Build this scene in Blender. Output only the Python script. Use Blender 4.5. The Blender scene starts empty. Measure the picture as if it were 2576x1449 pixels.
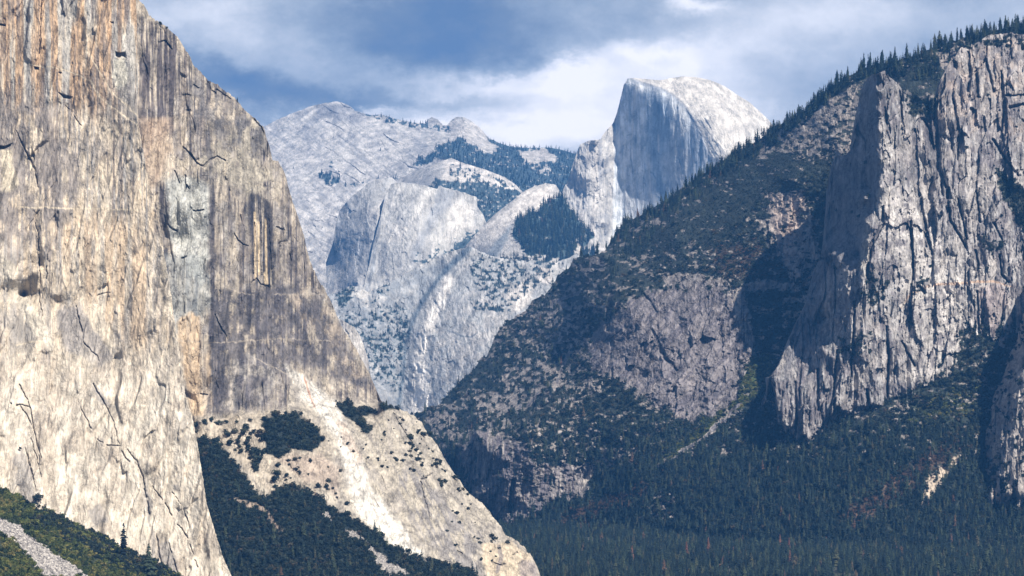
import bpy, math, os
import numpy as np

# ------------------------------------------------------------------ basics
F, CU, HV = 8368.0, 1288.0, 968.0        # focal length, centre column and horizon row of the survey grid
RNG = np.random.RandomState(7)
STEP = 1.35 * float(os.environ.get('Q', '1'))
sc = bpy.context.scene
COL = sc.collection
A = np.array

def W(u, v, Y):
    """bearing u, elevation v, distance Y -> world metres"""
    return np.stack([(u - CU) / F * Y, Y + 0 * u, (HV - v) / F * Y], -1)

_T = np.random.RandomState(3).rand(8, 256, 256).astype(np.float32)
def vn(x, y, s=0):
    t = _T[s % 8]; x = x + 37.17 * s; y = y + 91.7 * s
    xi = np.floor(x).astype(np.int64); yi = np.floor(y).astype(np.int64)
    fx = (x - xi); fy = (y - yi)
    fx = fx * fx * fx * (fx * (fx * 6 - 15) + 10); fy = fy * fy * fy * (fy * (fy * 6 - 15) + 10)
    a, b, c, d = xi & 255, (xi + 1) & 255, yi & 255, (yi + 1) & 255
    return ((t[a, c] * (1 - fx) + t[b, c] * fx) * (1 - fy) + (t[a, d] * (1 - fx) + t[b, d] * fx) * fy) * 2 - 1
def fbm(x, y, o=4, s=0, g=.5):
    r = 0; a = 1.; n = 0
    for i in range(o):
        r = r + a * vn(x * 2.03 ** i, y * 2.03 ** i, s + i); n += a; a *= g
    return r / n * 1.5
def ridge(x, y, o=4, s=0):
    r = 0; a = 1.; n = 0
    for i in range(o):
        r = r + a * (1 - 2 * np.abs(vn(x * 2.03 ** i, y * 2.03 ** i, s + i))); n += a; a *= .55
    return r / n
def facets(x, y, s=0, tilt=1.2, stp=.55, soft=0):
    """random plane per cell: blocky jointed rock"""
    wx = x + .22 * vn(x * 1.3, y * 1.3, s + 1) + .1 * vn(x * 4, y * 4, s); wy = y + .22 * vn(x * 1.3, y * 1.3, s + 2) + .1 * vn(x * 4, y * 4, s + 3)
    xi = np.floor(wx).astype(np.int64); yi = np.floor(wy).astype(np.int64)
    best = np.full(x.shape, 9e9, np.float32); h = np.zeros(x.shape, np.float32); num = 0; den = 1e-9
    T = _T
    for i in (-1, 0, 1):
        for j in (-1, 0, 1):
            a = (xi + i + 17 * s) & 255; b = (yi + j + 29 * s) & 255
            dx = wx - (xi + i + T[0][a, b]); dy = wy - (yi + j + T[1][a, b])
            d = dx * dx + dy * dy
            m = d < best
            if soft: wt = np.exp(-soft * d)
            hh = stp * (T[2][a, b] * 2 - 1) + tilt * 2 * ((T[3][a, b] - .5) * dx + (T[4][a, b] - .5) * dy)
            if soft: num = num + wt * hh; den = den + wt
            best = np.where(m, d, best); h = np.where(m, hh, h)
    return num / den if soft else h
def sm(a, b, x):
    t = np.clip((x - a) / (b - a), 0, 1); return t * t * (3 - 2 * t)
def rbf(pts, U, V):
    """creased surface through scattered survey points (u, v, distance)"""
    p = A(pts, float); q = p[:, :2] / 500; n = len(q)
    K = -np.linalg.norm(q[:, None] - q[None], axis=2)
    M = np.zeros((n + 3, n + 3)); M[:n, :n] = K; M[:n, n] = 1; M[:n, n + 1:] = q; M[n, :n] = 1; M[n + 1:, :n] = q.T
    w = np.linalg.lstsq(M, np.r_[p[:, 2], 0, 0, 0], rcond=None)[0]
    u = U / 500; v = V / 500; r = w[n] + w[n + 1] * u + w[n + 2] * v
    for i in range(n):
        r = r - w[i] * np.sqrt((u - q[i, 0]) ** 2 + (v - q[i, 1]) ** 2)
    return r
def line(pts, per=60):
    """densify a (u,v,Y) polyline so that it makes a crease"""
    out = []
    for a, b in zip(pts[:-1], pts[1:]):
        n = max(1, int(math.hypot(b[0] - a[0], b[1] - a[1]) / per))
        for i in range(n): out.append(tuple(a[k] + (b[k] - a[k]) * i / n for k in range(3)))
    return out + [tuple(pts[-1])]

# ------------------------------------------------------------------ regions on a surface
def _sub(U, V, pts, pad):
    p = A(pts, float)
    lo = p.min(0) - pad; hi = p.max(0) + pad
    return np.nonzero((U > lo[0]) & (U < hi[0]) & (V > lo[1]) & (V < hi[1]))
def pmask(U, V, poly, f=6):
    m = np.zeros(U.shape, np.float32); ix = _sub(U, V, poly, f + 2)
    if len(ix[0]) == 0: return m
    u = U[ix]; v = V[ix]; d = np.full(u.shape, 1e9); ins = np.zeros(u.shape, bool)
    for (x0, y0), (x1, y1) in zip(poly, poly[1:] + poly[:1]):
        ex, ey = x1 - x0, y1 - y0; L = ex * ex + ey * ey + 1e-9
        t = np.clip(((u - x0) * ex + (v - y0) * ey) / L, 0, 1)
        d = np.minimum(d, (u - x0 - t * ex) ** 2 + (v - y0 - t * ey) ** 2)
        if y0 != y1:
            c = ((y0 > v) != (y1 > v)) & (u < ex * (v - y0) / (y1 - y0) + x0); ins ^= c
    d = np.sqrt(d) * np.where(ins, 1, -1)
    m[ix] = sm(-f, f, d); return m
def lmask(U, V, pts, w, f=1.5):
    """stroke along a polyline; w = half width (number or per point)"""
    m = np.zeros(U.shape, np.float32)
    w = [w] * len(pts) if np.isscalar(w) else w
    ix = _sub(U, V, pts, max(w) + f + 2)
    if len(ix[0]) == 0: return m
    u = U[ix]; v = V[ix]; best = np.zeros(u.shape)
    for k in range(len(pts) - 1):
        (x0, y0), (x1, y1) = pts[k], pts[k + 1]
        ex, ey = x1 - x0, y1 - y0; L = ex * ex + ey * ey + 1e-9
        t = np.clip(((u - x0) * ex + (v - y0) * ey) / L, 0, 1)
        d = np.sqrt((u - x0 - t * ex) ** 2 + (v - y0 - t * ey) ** 2)
        best = np.maximum(best, 1 - sm(-f, f, d - (w[k] + (w[k + 1] - w[k]) * t)))
    m[ix] = best; return m

class Sheet:
    def __init__(s, top, bot, u0, u1, step=None, v_mode=False, lim=None, jag=2.0, seed=0, jl=9.):
        """columns u0..u1, each from the skyline top(u) to bot(u).  v_mode: rows instead, each from left(v) to right(v)"""
        step = (step or 1) * STEP; s.jl = jl
        n = int((u1 - u0) / step) + 2
        a = np.linspace(u0, u1, n)
        tp = np.interp(a, [p[0] for p in top], [p[1] for p in top])
        bp = np.interp(a, [p[0] for p in bot], [p[1] for p in bot]) if not np.isscalar(bot) else np.full(n, float(bot))
        j = jag * (fbm(a / jl, a * 0 + seed, 4, seed) + .7 * facets(a / 7., a * 0 + seed, seed))
        if v_mode: bp = bp + j
        else: tp = tp + j
        m = int(np.max(np.abs(bp - tp)) / step) + 2
        t = np.linspace(0, 1, m)[:, None]
        B = tp[None] + t * (bp - tp)[None]
        Aa = np.repeat(a[None], m, 0)
        if v_mode: s.V, s.U = Aa.T.copy(), B.T.copy()
        else: s.U, s.V = Aa, B
        s.U = s.U.astype(np.float64); s.V = s.V.astype(np.float64)
        s.top = (a, tp); s.vmode = v_mode
        s.C = np.zeros(s.U.shape + (3,), np.float32)
        s.veg = np.zeros(s.U.shape, np.float32)
        s.Y = None
        s.warp(7, 30)
        s.ju = s.U + .2 * (s.u - s.U) + 1.6 * fbm(s.U / 8, s.V / 11, 3, 2); s.jv = s.V + .2 * (s.v - s.V) + 1.6 * fbm(s.U / 8, s.V / 11, 3, 4)
    def warp(s, amp, size, seed=5):
        s.u = s.U + amp * fbm(s.U / size, s.V / size, 4, seed); s.v = s.V + amp * fbm(s.U / size, s.V / size, 4, seed + 3)
    def mix(s, m, c):
        m = np.clip(m, 0, 1)[..., None]; s.C = s.C * (1 - m) + A(c, np.float32) * m
    def mul(s, m, k):
        s.C = s.C * (1 + np.clip(m, 0, 1)[..., None] * (A(k, np.float32) - 1))
    def P(s): return W(s.U, s.V, s.Y)
    def poly(s, pts, f=6): return pmask(s.u, s.v, pts, f)
    def line(s, pts, w, f=1.5): return lmask(s.ju, s.jv, pts, w, f)
    def build(s, name, mat, back=((15, -1), (60, -14), (200, -90), (500, -320)), sides=(None, None), more=(0, 0)):
        P = s.P(); C = s.C; G = s.veg
        def ext(P, C, G, axis, end, offs):
            k = 0 if end == 0 else -1
            e = P.take(k, axis); c = C.take(k, axis); g = G.take(k, axis)
            ps = [e + A(o, float) for o in offs]
            if end == 0: ps = ps[::-1]
            ps = np.stack(ps, axis); cs = np.stack([c] * len(offs), axis); gs = np.stack([g] * len(offs), axis)
            if end == 0: return np.concatenate([ps, P], axis), np.concatenate([cs, C], axis), np.concatenate([gs, G], axis)
            return np.concatenate([P, ps], axis), np.concatenate([C, cs], axis), np.concatenate([G, gs], axis)
        k = s.Y.mean() / 3000.
        if back: P, C, G = ext(P, C, G, 0, 0, [((q[2] if len(q) > 2 else 0) * k, q[0] * k, q[1] * k) for q in back])
        def cont(P, C, G, end, px, stride=3):
            # the rock goes on past the surveyed edge: carry its relief on, folded over
            n = min(int(px / STEP), P.shape[1] - 2) // stride
            if end == 0:
                ii = np.arange(n, 0, -1) * stride; e = P[:, :1]
            else:
                ii = P.shape[1] - 1 - np.arange(1, n + 1) * stride; e = P[:, -1:]
            q = P[:, ii].copy(); q[..., 0] = 2 * e[..., 0] - q[..., 0]
            if end == 0: return np.concatenate([q, P], 1), np.concatenate([C[:, ii], C], 1), np.concatenate([G[:, ii], G], 1)
            return np.concatenate([P, q], 1), np.concatenate([C, C[:, ii]], 1), np.concatenate([G, G[:, ii]], 1)
        if more[0]: P, C, G = cont(P, C, G, 0, more[0])
        if more[1]: P, C, G = cont(P, C, G, 1, more[1])
        if sides[0] is not None: P, C, G = ext(P, C, G, 1, 0, [(q[0] * k, q[1] * k, 0) for q in sides[0]])
        if sides[1] is not None: P, C, G = ext(P, C, G, 1, 1, [(q[0] * k, q[1] * k, 0) for q in sides[1]])
        nv, nu = P.shape[:2]
        me = bpy.data.meshes.new(name)
        idx = np.arange(nv * nu).reshape(nv, nu)
        q = np.stack([idx[:-1, :-1], idx[1:, :-1], idx[1:, 1:], idx[:-1, 1:]], -1).reshape(-1, 4)
        me.vertices.add(nv * nu); me.vertices.foreach_set('co', P.reshape(-1).astype(np.float32))
        me.loops.add(q.size); me.loops.foreach_set('vertex_index', q.reshape(-1).astype(np.int32))
        me.polygons.add(len(q)); me.polygons.foreach_set('loop_start', np.arange(0, q.size, 4, dtype=np.int32))
        at = me.attributes.new('tone', 'FLOAT_COLOR', 'POINT')
        at.data.foreach_set('color', np.concatenate([C, G[..., None]], -1).reshape(-1).astype(np.float32))
        me.update(calc_edges=True); me.materials.append(mat)
        o = bpy.data.objects.new(name, me); COL.objects.link(o)
        return o
    def at(s, u, v):
        """nearest surface point to bearing/elevation (for standing things on it)"""
        if s.vmode: r = int(np.argmin(np.abs(s.V[:, 0] - v))); c = int(np.argmin(np.abs(s.U[r] - u)))
        else: c = int(np.argmin(np.abs(s.U[0] - u))); r = int(np.argmin(np.abs(s.V[:, c] - v)))
        return W(s.U[r, c], s.V[r, c], s.Y[r, c]), r, c

def tag(o, label=None, cat=None, group=None, kind=None):
    if label: o['label'] = label
    if cat: o['category'] = cat
    if group: o['group'] = group
    if kind: o['kind'] = kind
    return o

# ------------------------------------------------------------------ materials
def newmat(name):
    m = bpy.data.materials.new(name); m.use_nodes = True; nt = m.node_tree; nt.nodes.clear()
    return m, nt, nt.nodes, nt.links
def mth(nt, op, a, b=None, c=None):
    n = nt.nodes.new('ShaderNodeMath'); n.operation = op
    for i, x in enumerate((a, b, c)):
        if x is None: continue
        if isinstance(x, (int, float)): n.inputs[i].default_value = x
        else: nt.links.new(x, n.inputs[i])
    return n.outputs[0]
def rock_mat(name, Y, fine=1.0, streak=1.0, bump=1.0):
    """jointed granite: surface tone attribute modulated by 3-D noise in metres"""
    k = Y / F                        # metres that one survey unit spans at this distance
    m, nt, N, L = newmat(name)
    out = N.new('ShaderNodeOutputMaterial'); bs = N.new('ShaderNodeBsdfPrincipled')
    bs.inputs['Roughness'].default_value = .95
    bs.inputs['Specular IOR Level'].default_value = .1
    at = N.new('ShaderNodeAttribute'); at.attribute_name = 'tone'
    geo = N.new('ShaderNodeNewGeometry')
    def tex(sx, sy, sz, det=5, rough=.6, kind='FBM'):
        vm = N.new('ShaderNodeVectorMath'); vm.operation = 'MULTIPLY'
        L.new(geo.outputs['Position'], vm.inputs[0]); vm.inputs[1].default_value = (1 / (sx * k), 1 / (sy * k), 1 / (sz * k))
        t = N.new('ShaderNodeTexNoise'); t.noise_type = kind
        t.inputs['Scale'].default_value = 1; t.inputs['Detail'].default_value = det; t.inputs['Roughness'].default_value = rough
        L.new(vm.outputs[0], t.inputs['Vector']); return t.outputs[0]
    a = tex(9, 30, 11); b = tex(3.2, 40, 60, 4, .65); c = tex(26, 60, 40, 6, .65)
    def lines(sx, sy, sz, sharp, lo, hi, ms):
        n = tex(sx, sy, sz, 3, .55); g = tex(ms, ms * 2, ms * 1.5, 2, .5)
        e = mth(nt, 'MINIMUM', mth(nt, 'MULTIPLY', mth(nt, 'ABSOLUTE', mth(nt, 'SUBTRACT', n, .5)), sharp), 1.)
        mr = N.new('ShaderNodeMapRange'); L.new(g, mr.inputs[0]); mr.inputs[1].default_value = lo; mr.inputs[2].default_value = hi
        mr.inputs[3].default_value = 1.; mr.inputs[4].default_value = 0.
        return mth(nt, 'MAXIMUM', e, mr.outputs[0])
    crack = mth(nt, 'MULTIPLY', lines(16, 90, 55, 26., .42, .58, 40), lines(9, 60, 9, 20., .45, .62, 24))
    # contrast factor
    def centred(x, amp): return mth(nt, 'MULTIPLY', mth(nt, 'SUBTRACT', x, .5), amp)
    fac = mth(nt, 'ADD', mth(nt, 'ADD', centred(a, 1.15 * fine), centred(b, 1.5 * streak)), centred(c, 1.9))
    fac = mth(nt, 'ADD', fac, 1.0)
    fac = mth(nt, 'MULTIPLY', fac, mth(nt, 'ADD', mth(nt, 'MULTIPLY', crack, .55 * fine), 1 - .52 * fine))
    rockfac = mth(nt, 'MAXIMUM', fac, .12)
    mx = N.new('ShaderNodeMix'); mx.data_type = 'FLOAT'
    L.new(at.outputs['Alpha'], mx.inputs[0]); L.new(rockfac, mx.inputs[2])
    vegf = mth(nt, 'ADD', centred(a, 2.4), 1.0); L.new(mth(nt, 'MAXIMUM', vegf, .2), mx.inputs[3])
    vs = N.new('ShaderNodeVectorMath'); vs.operation = 'SCALE'
    L.new(at.outputs['Color'], vs.inputs[0]); L.new(mx.outputs[0], vs.inputs['Scale'])
    L.new(vs.outputs[0], bs.inputs['Base Color'])
    hgt = mth(nt, 'ADD', mth(nt, 'ADD', mth(nt, 'MULTIPLY', a, 3.5 * k * fine), mth(nt, 'MULTIPLY', b, 1.2 * k * streak)), mth(nt, 'MULTIPLY', crack, 1.6 * k))
    hgt = mth(nt, 'ADD', hgt, mth(nt, 'MULTIPLY', c, 7 * k))
    bp = N.new('ShaderNodeBump'); bp.inputs['Strength'].default_value = .75 * bump; bp.inputs['Distance'].default_value = 1.0
    L.new(hgt, bp.inputs['Height']); L.new(bp.outputs[0], bs.inputs['Normal'])
    L.new(bs.outputs[0], out.inputs['Surface'])
    return m
def leaf_mat(name, cols, rough=.9, clump=1.2):
    """cols = [(pos, rgb)...] chosen per plant"""
    m, nt, N, L = newmat(name)
    out = N.new('ShaderNodeOutputMaterial'); bs = N.new('ShaderNodeBsdfPrincipled')
    bs.inputs['Roughness'].default_value = rough; bs.inputs['Specular IOR Level'].default_value = .15
    oi = N.new('ShaderNodeObjectInfo'); cr = N.new('ShaderNodeValToRGB'); cr.color_ramp.interpolation = 'LINEAR'
    while len(cr.color_ramp.elements) < len(cols): cr.color_ramp.elements.new(.5)
    for e, (p, c) in zip(cr.color_ramp.elements, cols): e.position = p; e.color = (*c, 1)
    L.new(oi.outputs['Random'], cr.inputs[0])
    geo = N.new('ShaderNodeNewGeometry'); t = N.new('ShaderNodeTexNoise'); t.inputs['Scale'].default_value = clump; t.inputs['Detail'].default_value = 3
    L.new(geo.outputs['Position'], t.inputs['Vector'])
    vs = N.new('ShaderNodeVectorMath'); vs.operation = 'SCALE'; L.new(cr.outputs[0], vs.inputs[0])
    L.new(mth(nt, 'ADD', mth(nt, 'MULTIPLY', t.outputs[0], 1.4), .3), vs.inputs['Scale'])
    L.new(vs.outputs[0], bs.inputs['Base Color']); L.new(bs.outputs[0], out.inputs['Surface'])
    return m
def plain_mat(name, c, r=.9, sc_=1.5):
    m, nt, N, L = newmat(name)
    out = N.new('ShaderNodeOutputMaterial'); bs = N.new('ShaderNodeBsdfPrincipled'); bs.inputs['Roughness'].default_value = r
    geo = N.new('ShaderNodeNewGeometry'); t = N.new('ShaderNodeTexNoise'); t.inputs['Scale'].default_value = sc_; t.inputs['Detail'].default_value = 5
    L.new(geo.outputs['Position'], t.inputs['Vector'])
    vs = N.new('ShaderNodeVectorMath'); vs.operation = 'SCALE'; vs.inputs[0].default_value = c
    L.new(mth(nt, 'ADD', mth(nt, 'MULTIPLY', t.outputs[0], 1.2), .4), vs.inputs['Scale'])
    L.new(vs.outputs[0], bs.inputs['Base Color']); L.new(bs.outputs[0], out.inputs['Surface'])
    return m

NEEDLE = leaf_mat('needles', [(0, (.008, .014, .018)), (.4, (.014, .024, .024)), (.75, (.028, .044, .034)), (.93, (.055, .070, .040)), (.985, (.075, .075, .045)), (1, (.13, .07, .05))])
LEAF = leaf_mat('oak_leaves', [(0, (.012, .020, .020)), (.5, (.020, .032, .028)), (.82, (.036, .048, .034)), (.94, (.052, .056, .038)), (1, (.075, .06, .042))])
LEAFG = leaf_mat('bright_green_leaves', [(0, (.020, .034, .018)), (.35, (.055, .075, .026)), (.75, (.12, .135, .04)), (1, (.19, .165, .06))])  # brighter, yellower leaf colours than the other oaks
LEAFR = leaf_mat('rust_leaves', [(0, (.045, .04, .03)), (.4, (.09, .062, .045)), (.8, (.13, .075, .055)), (1, (.035, .045, .03))])
BARK = plain_mat('bark', (.10, .075, .06))
DEADBARK = plain_mat('grey_dead_wood', (.32, .28, .25))

# ------------------------------------------------------------------ trees and bushes
def mesh_of(name, V, Fc, mat):
    me = bpy.data.meshes.new(name); me.from_pydata([tuple(map(float, p)) for p in V], [], Fc); me.materials.append(mat); me.update()
    return me
def trunk_mesh(h, r, seed, mat):
    rs = np.random.RandomState(seed); V = []; Fc = []; n = 6
    zs = [0, .06, .3, .6, .85, 1.0]; rr = [1.5, 1, .8, .55, .28, .06]; ox = oy = 0
    for z, q in zip(zs, rr):
        for i in range(n):
            a = 2 * math.pi * i / n; V.append((ox + q * r * math.cos(a), oy + q * r * math.sin(a), z * h))
        ox += rs.uniform(-.08, .08) * r * 2; oy += rs.uniform(-.08, .08) * r * 2
    for k in range(len(zs) - 1):
        for i in range(n):
            Fc.append((k * n + i, k * n + (i + 1) % n, (k + 1) * n + (i + 1) % n, (k + 1) * n + i))
    return mesh_of('trunk', V, Fc, mat)
def conifer_crown(h, w, seed, mat, lv=17, nb=9, base=.12, thin=1.):
    """whorls of drooping ragged boughs, height h, half width w"""
    rs = np.random.RandomState(seed); V = []; Fc = []
    for k in range(lv):
        t = k / (lv - 1.); z = h * (base + (1 - base) * t ** .92)
        R = w * (1 - t) ** .75 * rs.uniform(.7, 1.12) + .02 * h
        if t < .15: R *= .75 + t
        for b in range(nb):
            if rs.rand() < .12: continue
            a = 2 * math.pi * (b + rs.uniform(-.35, .35)) / nb + k * 1.3
            r = R * rs.uniform(.55, 1.15); ca, sa = math.cos(a), math.sin(a)
            dz = -r * rs.uniform(.12, .5) + (r * .25 if t > .8 else 0); wd = r * rs.uniform(.22, .36) * thin + .02 * h
            zz = z + rs.uniform(-.02, .02) * h; i = len(V)
            V += [(ca * .04 * r, sa * .04 * r, zz + .35 * wd),
                  (ca * .55 * r - sa * wd, sa * .55 * r + ca * wd, zz + dz * .35 - wd * .25),
                  (ca * r, sa * r, zz + dz),
                  (ca * .55 * r + sa * wd, sa * .55 * r - ca * wd, zz + dz * .45 - wd * .25),
                  (ca * .5 * r, sa * .5 * r, zz + dz * .1 + wd * .45)]
            Fc += [(i, i + 1, i + 4), (i + 4, i + 1, i + 2), (i + 4, i + 2, i + 3), (i, i + 4, i + 3)]
    i = len(V); q = .018 * h
    V += [(q, 0, h * .93), (-q, q, h * .93), (-q, -q, h * .93), (0, 0, h * 1.02)]; Fc += [(i, i + 1, i + 3), (i + 1, i + 2, i + 3), (i + 2, i, i + 3)]
    return mesh_of('crown', V, Fc, mat)
def leafy_crown(h, w, seed, mat, n=260, lobes=6, base=.15):
    """small leaf sprays through several lobes: uneven outline with gaps"""
    rs = np.random.RandomState(seed); V = []; Fc = []
    L = [(0, 0, .6 * h, .62 * w)] + [(rs.uniform(-.6, .6) * w, rs.uniform(-.6, .6) * w, rs.uniform(.35, .82) * h, rs.uniform(.35, .55) * w) for _ in range(lobes)]
    for _ in range(n):
        c = L[rs.randint(len(L))]; d = rs.normal(size=3); d /= np.linalg.norm(d); q = rs.uniform(.62, 1.05)
        p = A([c[0], c[1], c[2]]) + d * A([c[3], c[3], min(c[3], .34 * h) * .95]) * q
        p[2] = max(p[2], base * h * .3)
        nrm = d + rs.normal(size=3) * .45; nrm /= np.linalg.norm(nrm)
        t = np.cross(nrm, rs.normal(size=3)); t /= np.linalg.norm(t); b = np.cross(nrm, t)
        s_ = w * rs.uniform(.10, .21); i = len(V)
        V += [p + t * s_, p + b * s_ * .8 + nrm * .2 * s_, p - t * s_, p - b * s_ * .8 - nrm * .15 * s_]; Fc += [(i, i + 1, i + 2, i + 3)]
    return mesh_of('crown', V, Fc, mat)

HIDDEN = {}
def variants(key, meshes):
    c = bpy.data.collections.new(key)
    for i, me in enumerate(meshes):
        c.objects.link(bpy.data.objects.new('%s_%02d' % (key, i), me))
    HIDDEN[key] = (c, len(meshes)); return c
# unit height 1 m, scaled per plant
variants('conifers', [conifer_crown(1, w, 20 + i, NEEDLE, 12, 8, b) for i, (w, b) in enumerate([(.19, .05), (.23, .08), (.17, .1), (.26, .04), (.21, .06)])])
variants('oaks', [leafy_crown(1, w, 40 + i, LEAF, 150, 5) for i, w in enumerate([.55, .7, .62, .5])])
variants('bright_green_oaks', [leafy_crown(1, w, 50 + i, LEAFG, 200, 6) for i, w in enumerate([.55, .7, .62, .5])])
variants('rust_oaks', [leafy_crown(1, w, 60 + i, LEAFR, 130, 5) for i, w in enumerate([.55, .7, .62])])
def _rocks():
    out = []
    mt = leaf_mat('talus_rock', [(0, (.12, .115, .12)), (.5, (.30, .28, .27)), (1, (.50, .47, .44))], .95, 1.)
    for i in range(4):
        rs = np.random.RandomState(80 + i); V = []; Fc = []
        import bmesh
        bm = bmesh.new(); bmesh.ops.create_icosphere(bm, subdivisions=1, radius=.5)
        for v in bm.verts: v.co *= rs.uniform(.7, 1.15); v.co.z *= .75
        me = bpy.data.meshes.new('rock'); bm.to_mesh(me); bm.free(); me.materials.append(mt); out.append(me)
    return out
variants('rocks', _rocks())

def scatter(name, P, h, key, label, cat, seed=0, wide=1.0, tilt=.06):
    """a mass of plants nobody could count: one object, geometry nodes"""
    rs = np.random.RandomState(seed); n = len(P)
    me = bpy.data.meshes.new(name); me.vertices.add(n); me.vertices.foreach_set('co', np.asarray(P, np.float32).reshape(-1))
    S = np.stack([h * wide * rs.uniform(.8, 1.25, n), h * wide * rs.uniform(.8, 1.25, n), h], -1).astype(np.float32)
    R = np.stack([rs.normal(0, tilt, n), rs.normal(0, tilt, n), rs.uniform(0, 6.28, n)], -1).astype(np.float32)
    for nm, ar in (('sz', S), ('rt', R)):
        a = me.attributes.new(nm, 'FLOAT_VECTOR', 'POINT'); a.data.foreach_set('vector', ar.reshape(-1))
    a = me.attributes.new('pick', 'INT', 'POINT'); a.data.foreach_set('value', rs.randint(0, HIDDEN[key][1], n).astype(np.int32))
    o = bpy.data.objects.new(name, me); COL.objects.link(o); tag(o, label, cat, kind='stuff')
    g = bpy.data.node_groups.new(name, 'GeometryNodeTree')
    g.interface.new_socket('Geometry', in_out='INPUT', socket_type='NodeSocketGeometry'); g.interface.new_socket('Geometry', in_out='OUTPUT', socket_type='NodeSocketGeometry')
    N, L = g.nodes, g.links
    gi = N.new('NodeGroupInput'); go = N.new('NodeGroupOutput')
    ci = N.new('GeometryNodeCollectionInfo'); ci.inputs['Collection'].default_value = HIDDEN[key][0]
    ci.inputs['Separate Children'].default_value = True; ci.inputs['Reset Children'].default_value = True
    ip = N.new('GeometryNodeInstanceOnPoints'); ip.inputs['Pick Instance'].default_value = True
    def na(nm, ty):
        x = N.new('GeometryNodeInputNamedAttribute'); x.data_type = ty; x.inputs['Name'].default_value = nm; return [q for q in x.outputs if q.enabled][0]
    L.new(gi.outputs[0], ip.inputs['Points']); L.new(ci.outputs[0], ip.inputs['Instance'])
    L.new(na('pick', 'INT'), ip.inputs['Instance Index']); L.new(na('rt', 'FLOAT_VECTOR'), ip.inputs['Rotation']); L.new(na('sz', 'FLOAT_VECTOR'), ip.inputs['Scale'])
    L.new(ip.outputs[0], go.inputs[0])
    md = o.modifiers.new('scatter', 'NODES'); md.node_group = g
    return o
def pick(s, mask, n, rs, keep=None):
    """n surface points of sheet s drawn in proportion to mask"""
    w = np.clip(mask, 0, 1).reshape(-1).astype(np.float64)
    # even density per unit of surface seen
    if not s.vmode:
        dv = np.abs(s.V[1] - s.V[0])[None]; w = (w.reshape(s.U.shape) * dv).reshape(-1)
    c = np.cumsum(w); 
    if c[-1] <= 0: return np.zeros((0, 3)), None
    i = np.searchsorted(c, rs.rand(n) * c[-1]); i = np.clip(i, 0, len(w) - 1)
    r, cc = np.unravel_index(i, s.U.shape)
    u = s.U[r, cc] + rs.uniform(-.6, .6, n); v = s.V[r, cc] + rs.uniform(-.6, .6, n)
    return W(u, v, s.Y[r, cc]), (u, v)

# =================================================================== LAND
CREAM = (.56, .485, .385); TAN = (.48, .385, .28); GREY = (.30, .29, .285); COOL = (.37, .39, .40); DARK = (.13, .115, .12); BROWN = (.25, .195, .155)
WHITE = (.60, .57, .53); ORANGE = (.46, .31, .19); DIRT = (.36, .30, .24); VEG = (.022, .030, .030)

# ---------- 1. near wall: prow of the great cliff on the left
nose = [(-160, 330), (0, 342), (90, 345), (173, 347), (300, 345), (377, 360), (460, 374), (583, 407), (643, 413), (736, 430), (833, 443), (966, 463), (999, 467), (1053, 485), (1116, 497), (1266, 520), (1313, 533), (1399, 560), (1449, 583), (1520, 610)]
s = Sheet([(-160, -70), (1520, -70)], nose, -160, 1520, v_mode=True, jag=1.1, seed=1)
U, V = s.U, s.V
y = rbf([(-70, -160, 3130), (150, -160, 3120), (330, -160, 3100)] + line([(342, 0, 3060), (350, 300, 3000), (410, 620, 2950), (463, 966, 2880), (520, 1266, 2830), (600, 1500, 2780)]) +
        [(-70, 300, 3080), (100, 300, 3040), (230, 300, 3030), (-70, 700, 2960), (60, 740, 2985), (150, 760, 2960), (290, 760, 2950), (-70, 1100, 2850), (80, 1100, 2880), (200, 1100, 2870), (330, 1100, 2868),
         (-70, 1500, 2760), (100, 1500, 2790), (300, 1500, 2780), (380, 1300, 2838), (450, 1300, 2834)] +
        line([(0, 640, 2950), (100, 830, 2935), (150, 1000, 2905)]) + line([(140, 740, 2950), (290, 900, 2925)]) , U, V)
lower = sm(500, 1000, V)
rel = 16 * facets(U / 80 + V / 300., V / 210, 1, 1.5, .5, 16) + 9 * facets(U / 30 + V / 120., V / 90, 2, 1.5, .5, 16) + 2.8 * facets(U / 9 + V / 60., V / 22, 3, 1.3, .5, 12) * (1 - .35 * lower) + 5 * fbm(U / 60, V / 90, 4, 1) + 1.6 * fbm(U / 6, V / 14, 3, 4)
rel = rel * (1 - .45 * sm(250, 330, U) * (V < 300))
s.Y = y
C = s.C; C[:] = CREAM
big = fbm(U / 70, V / 120, 5, 2); mid = fbm(U / 22, V / 34, 5, 3)
stv = fbm(U / 5.5, V / 150, 4, 5, .6); stv2 = fbm(U / 17, V / 240, 4, 6)
s.mix(.45 * sm(-.1, .5, big), TAN); s.mix(.35 * sm(.1, .6, mid), GREY)
fs = facets(U / 48 + V / 140., V / 95, 21); s.mix(.45 * sm(.1, .9, fs), (.36, .31, .26)); s.mix(.5 * sm(.1, .9, -fs), (.58, .51, .42))
top = 1 - sm(230, 330, V + 30 * big)
s.mix(top * .85 * sm(-.25, .25, stv2), ORANGE); s.mix(top * .85 * sm(.0, .3, stv), BROWN); s.mix(top * .5 * sm(.05, .4, -stv2), COOL)
s.mix(.8 * sm(.16, .36, fbm(U / 8, V / 300, 4, 1, .6)) * sm(-.1, .25, fbm(U / 60, V / 120, 3, 4)) * (1 - .6 * lower), (.20, .17, .155))
s.mix(.75 * sm(.1, .4, stv) * (1 - top) * (1 - .65 * lower), GREY)
warmcol = (.50, .385, .27)
s.mix(.8 * s.poly([(150, 560), (240, 530), (330, 560), (400, 700), (420, 850), (380, 900), (260, 820), (180, 720)], 30) * sm(-.5, .3, stv2), warmcol)
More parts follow.
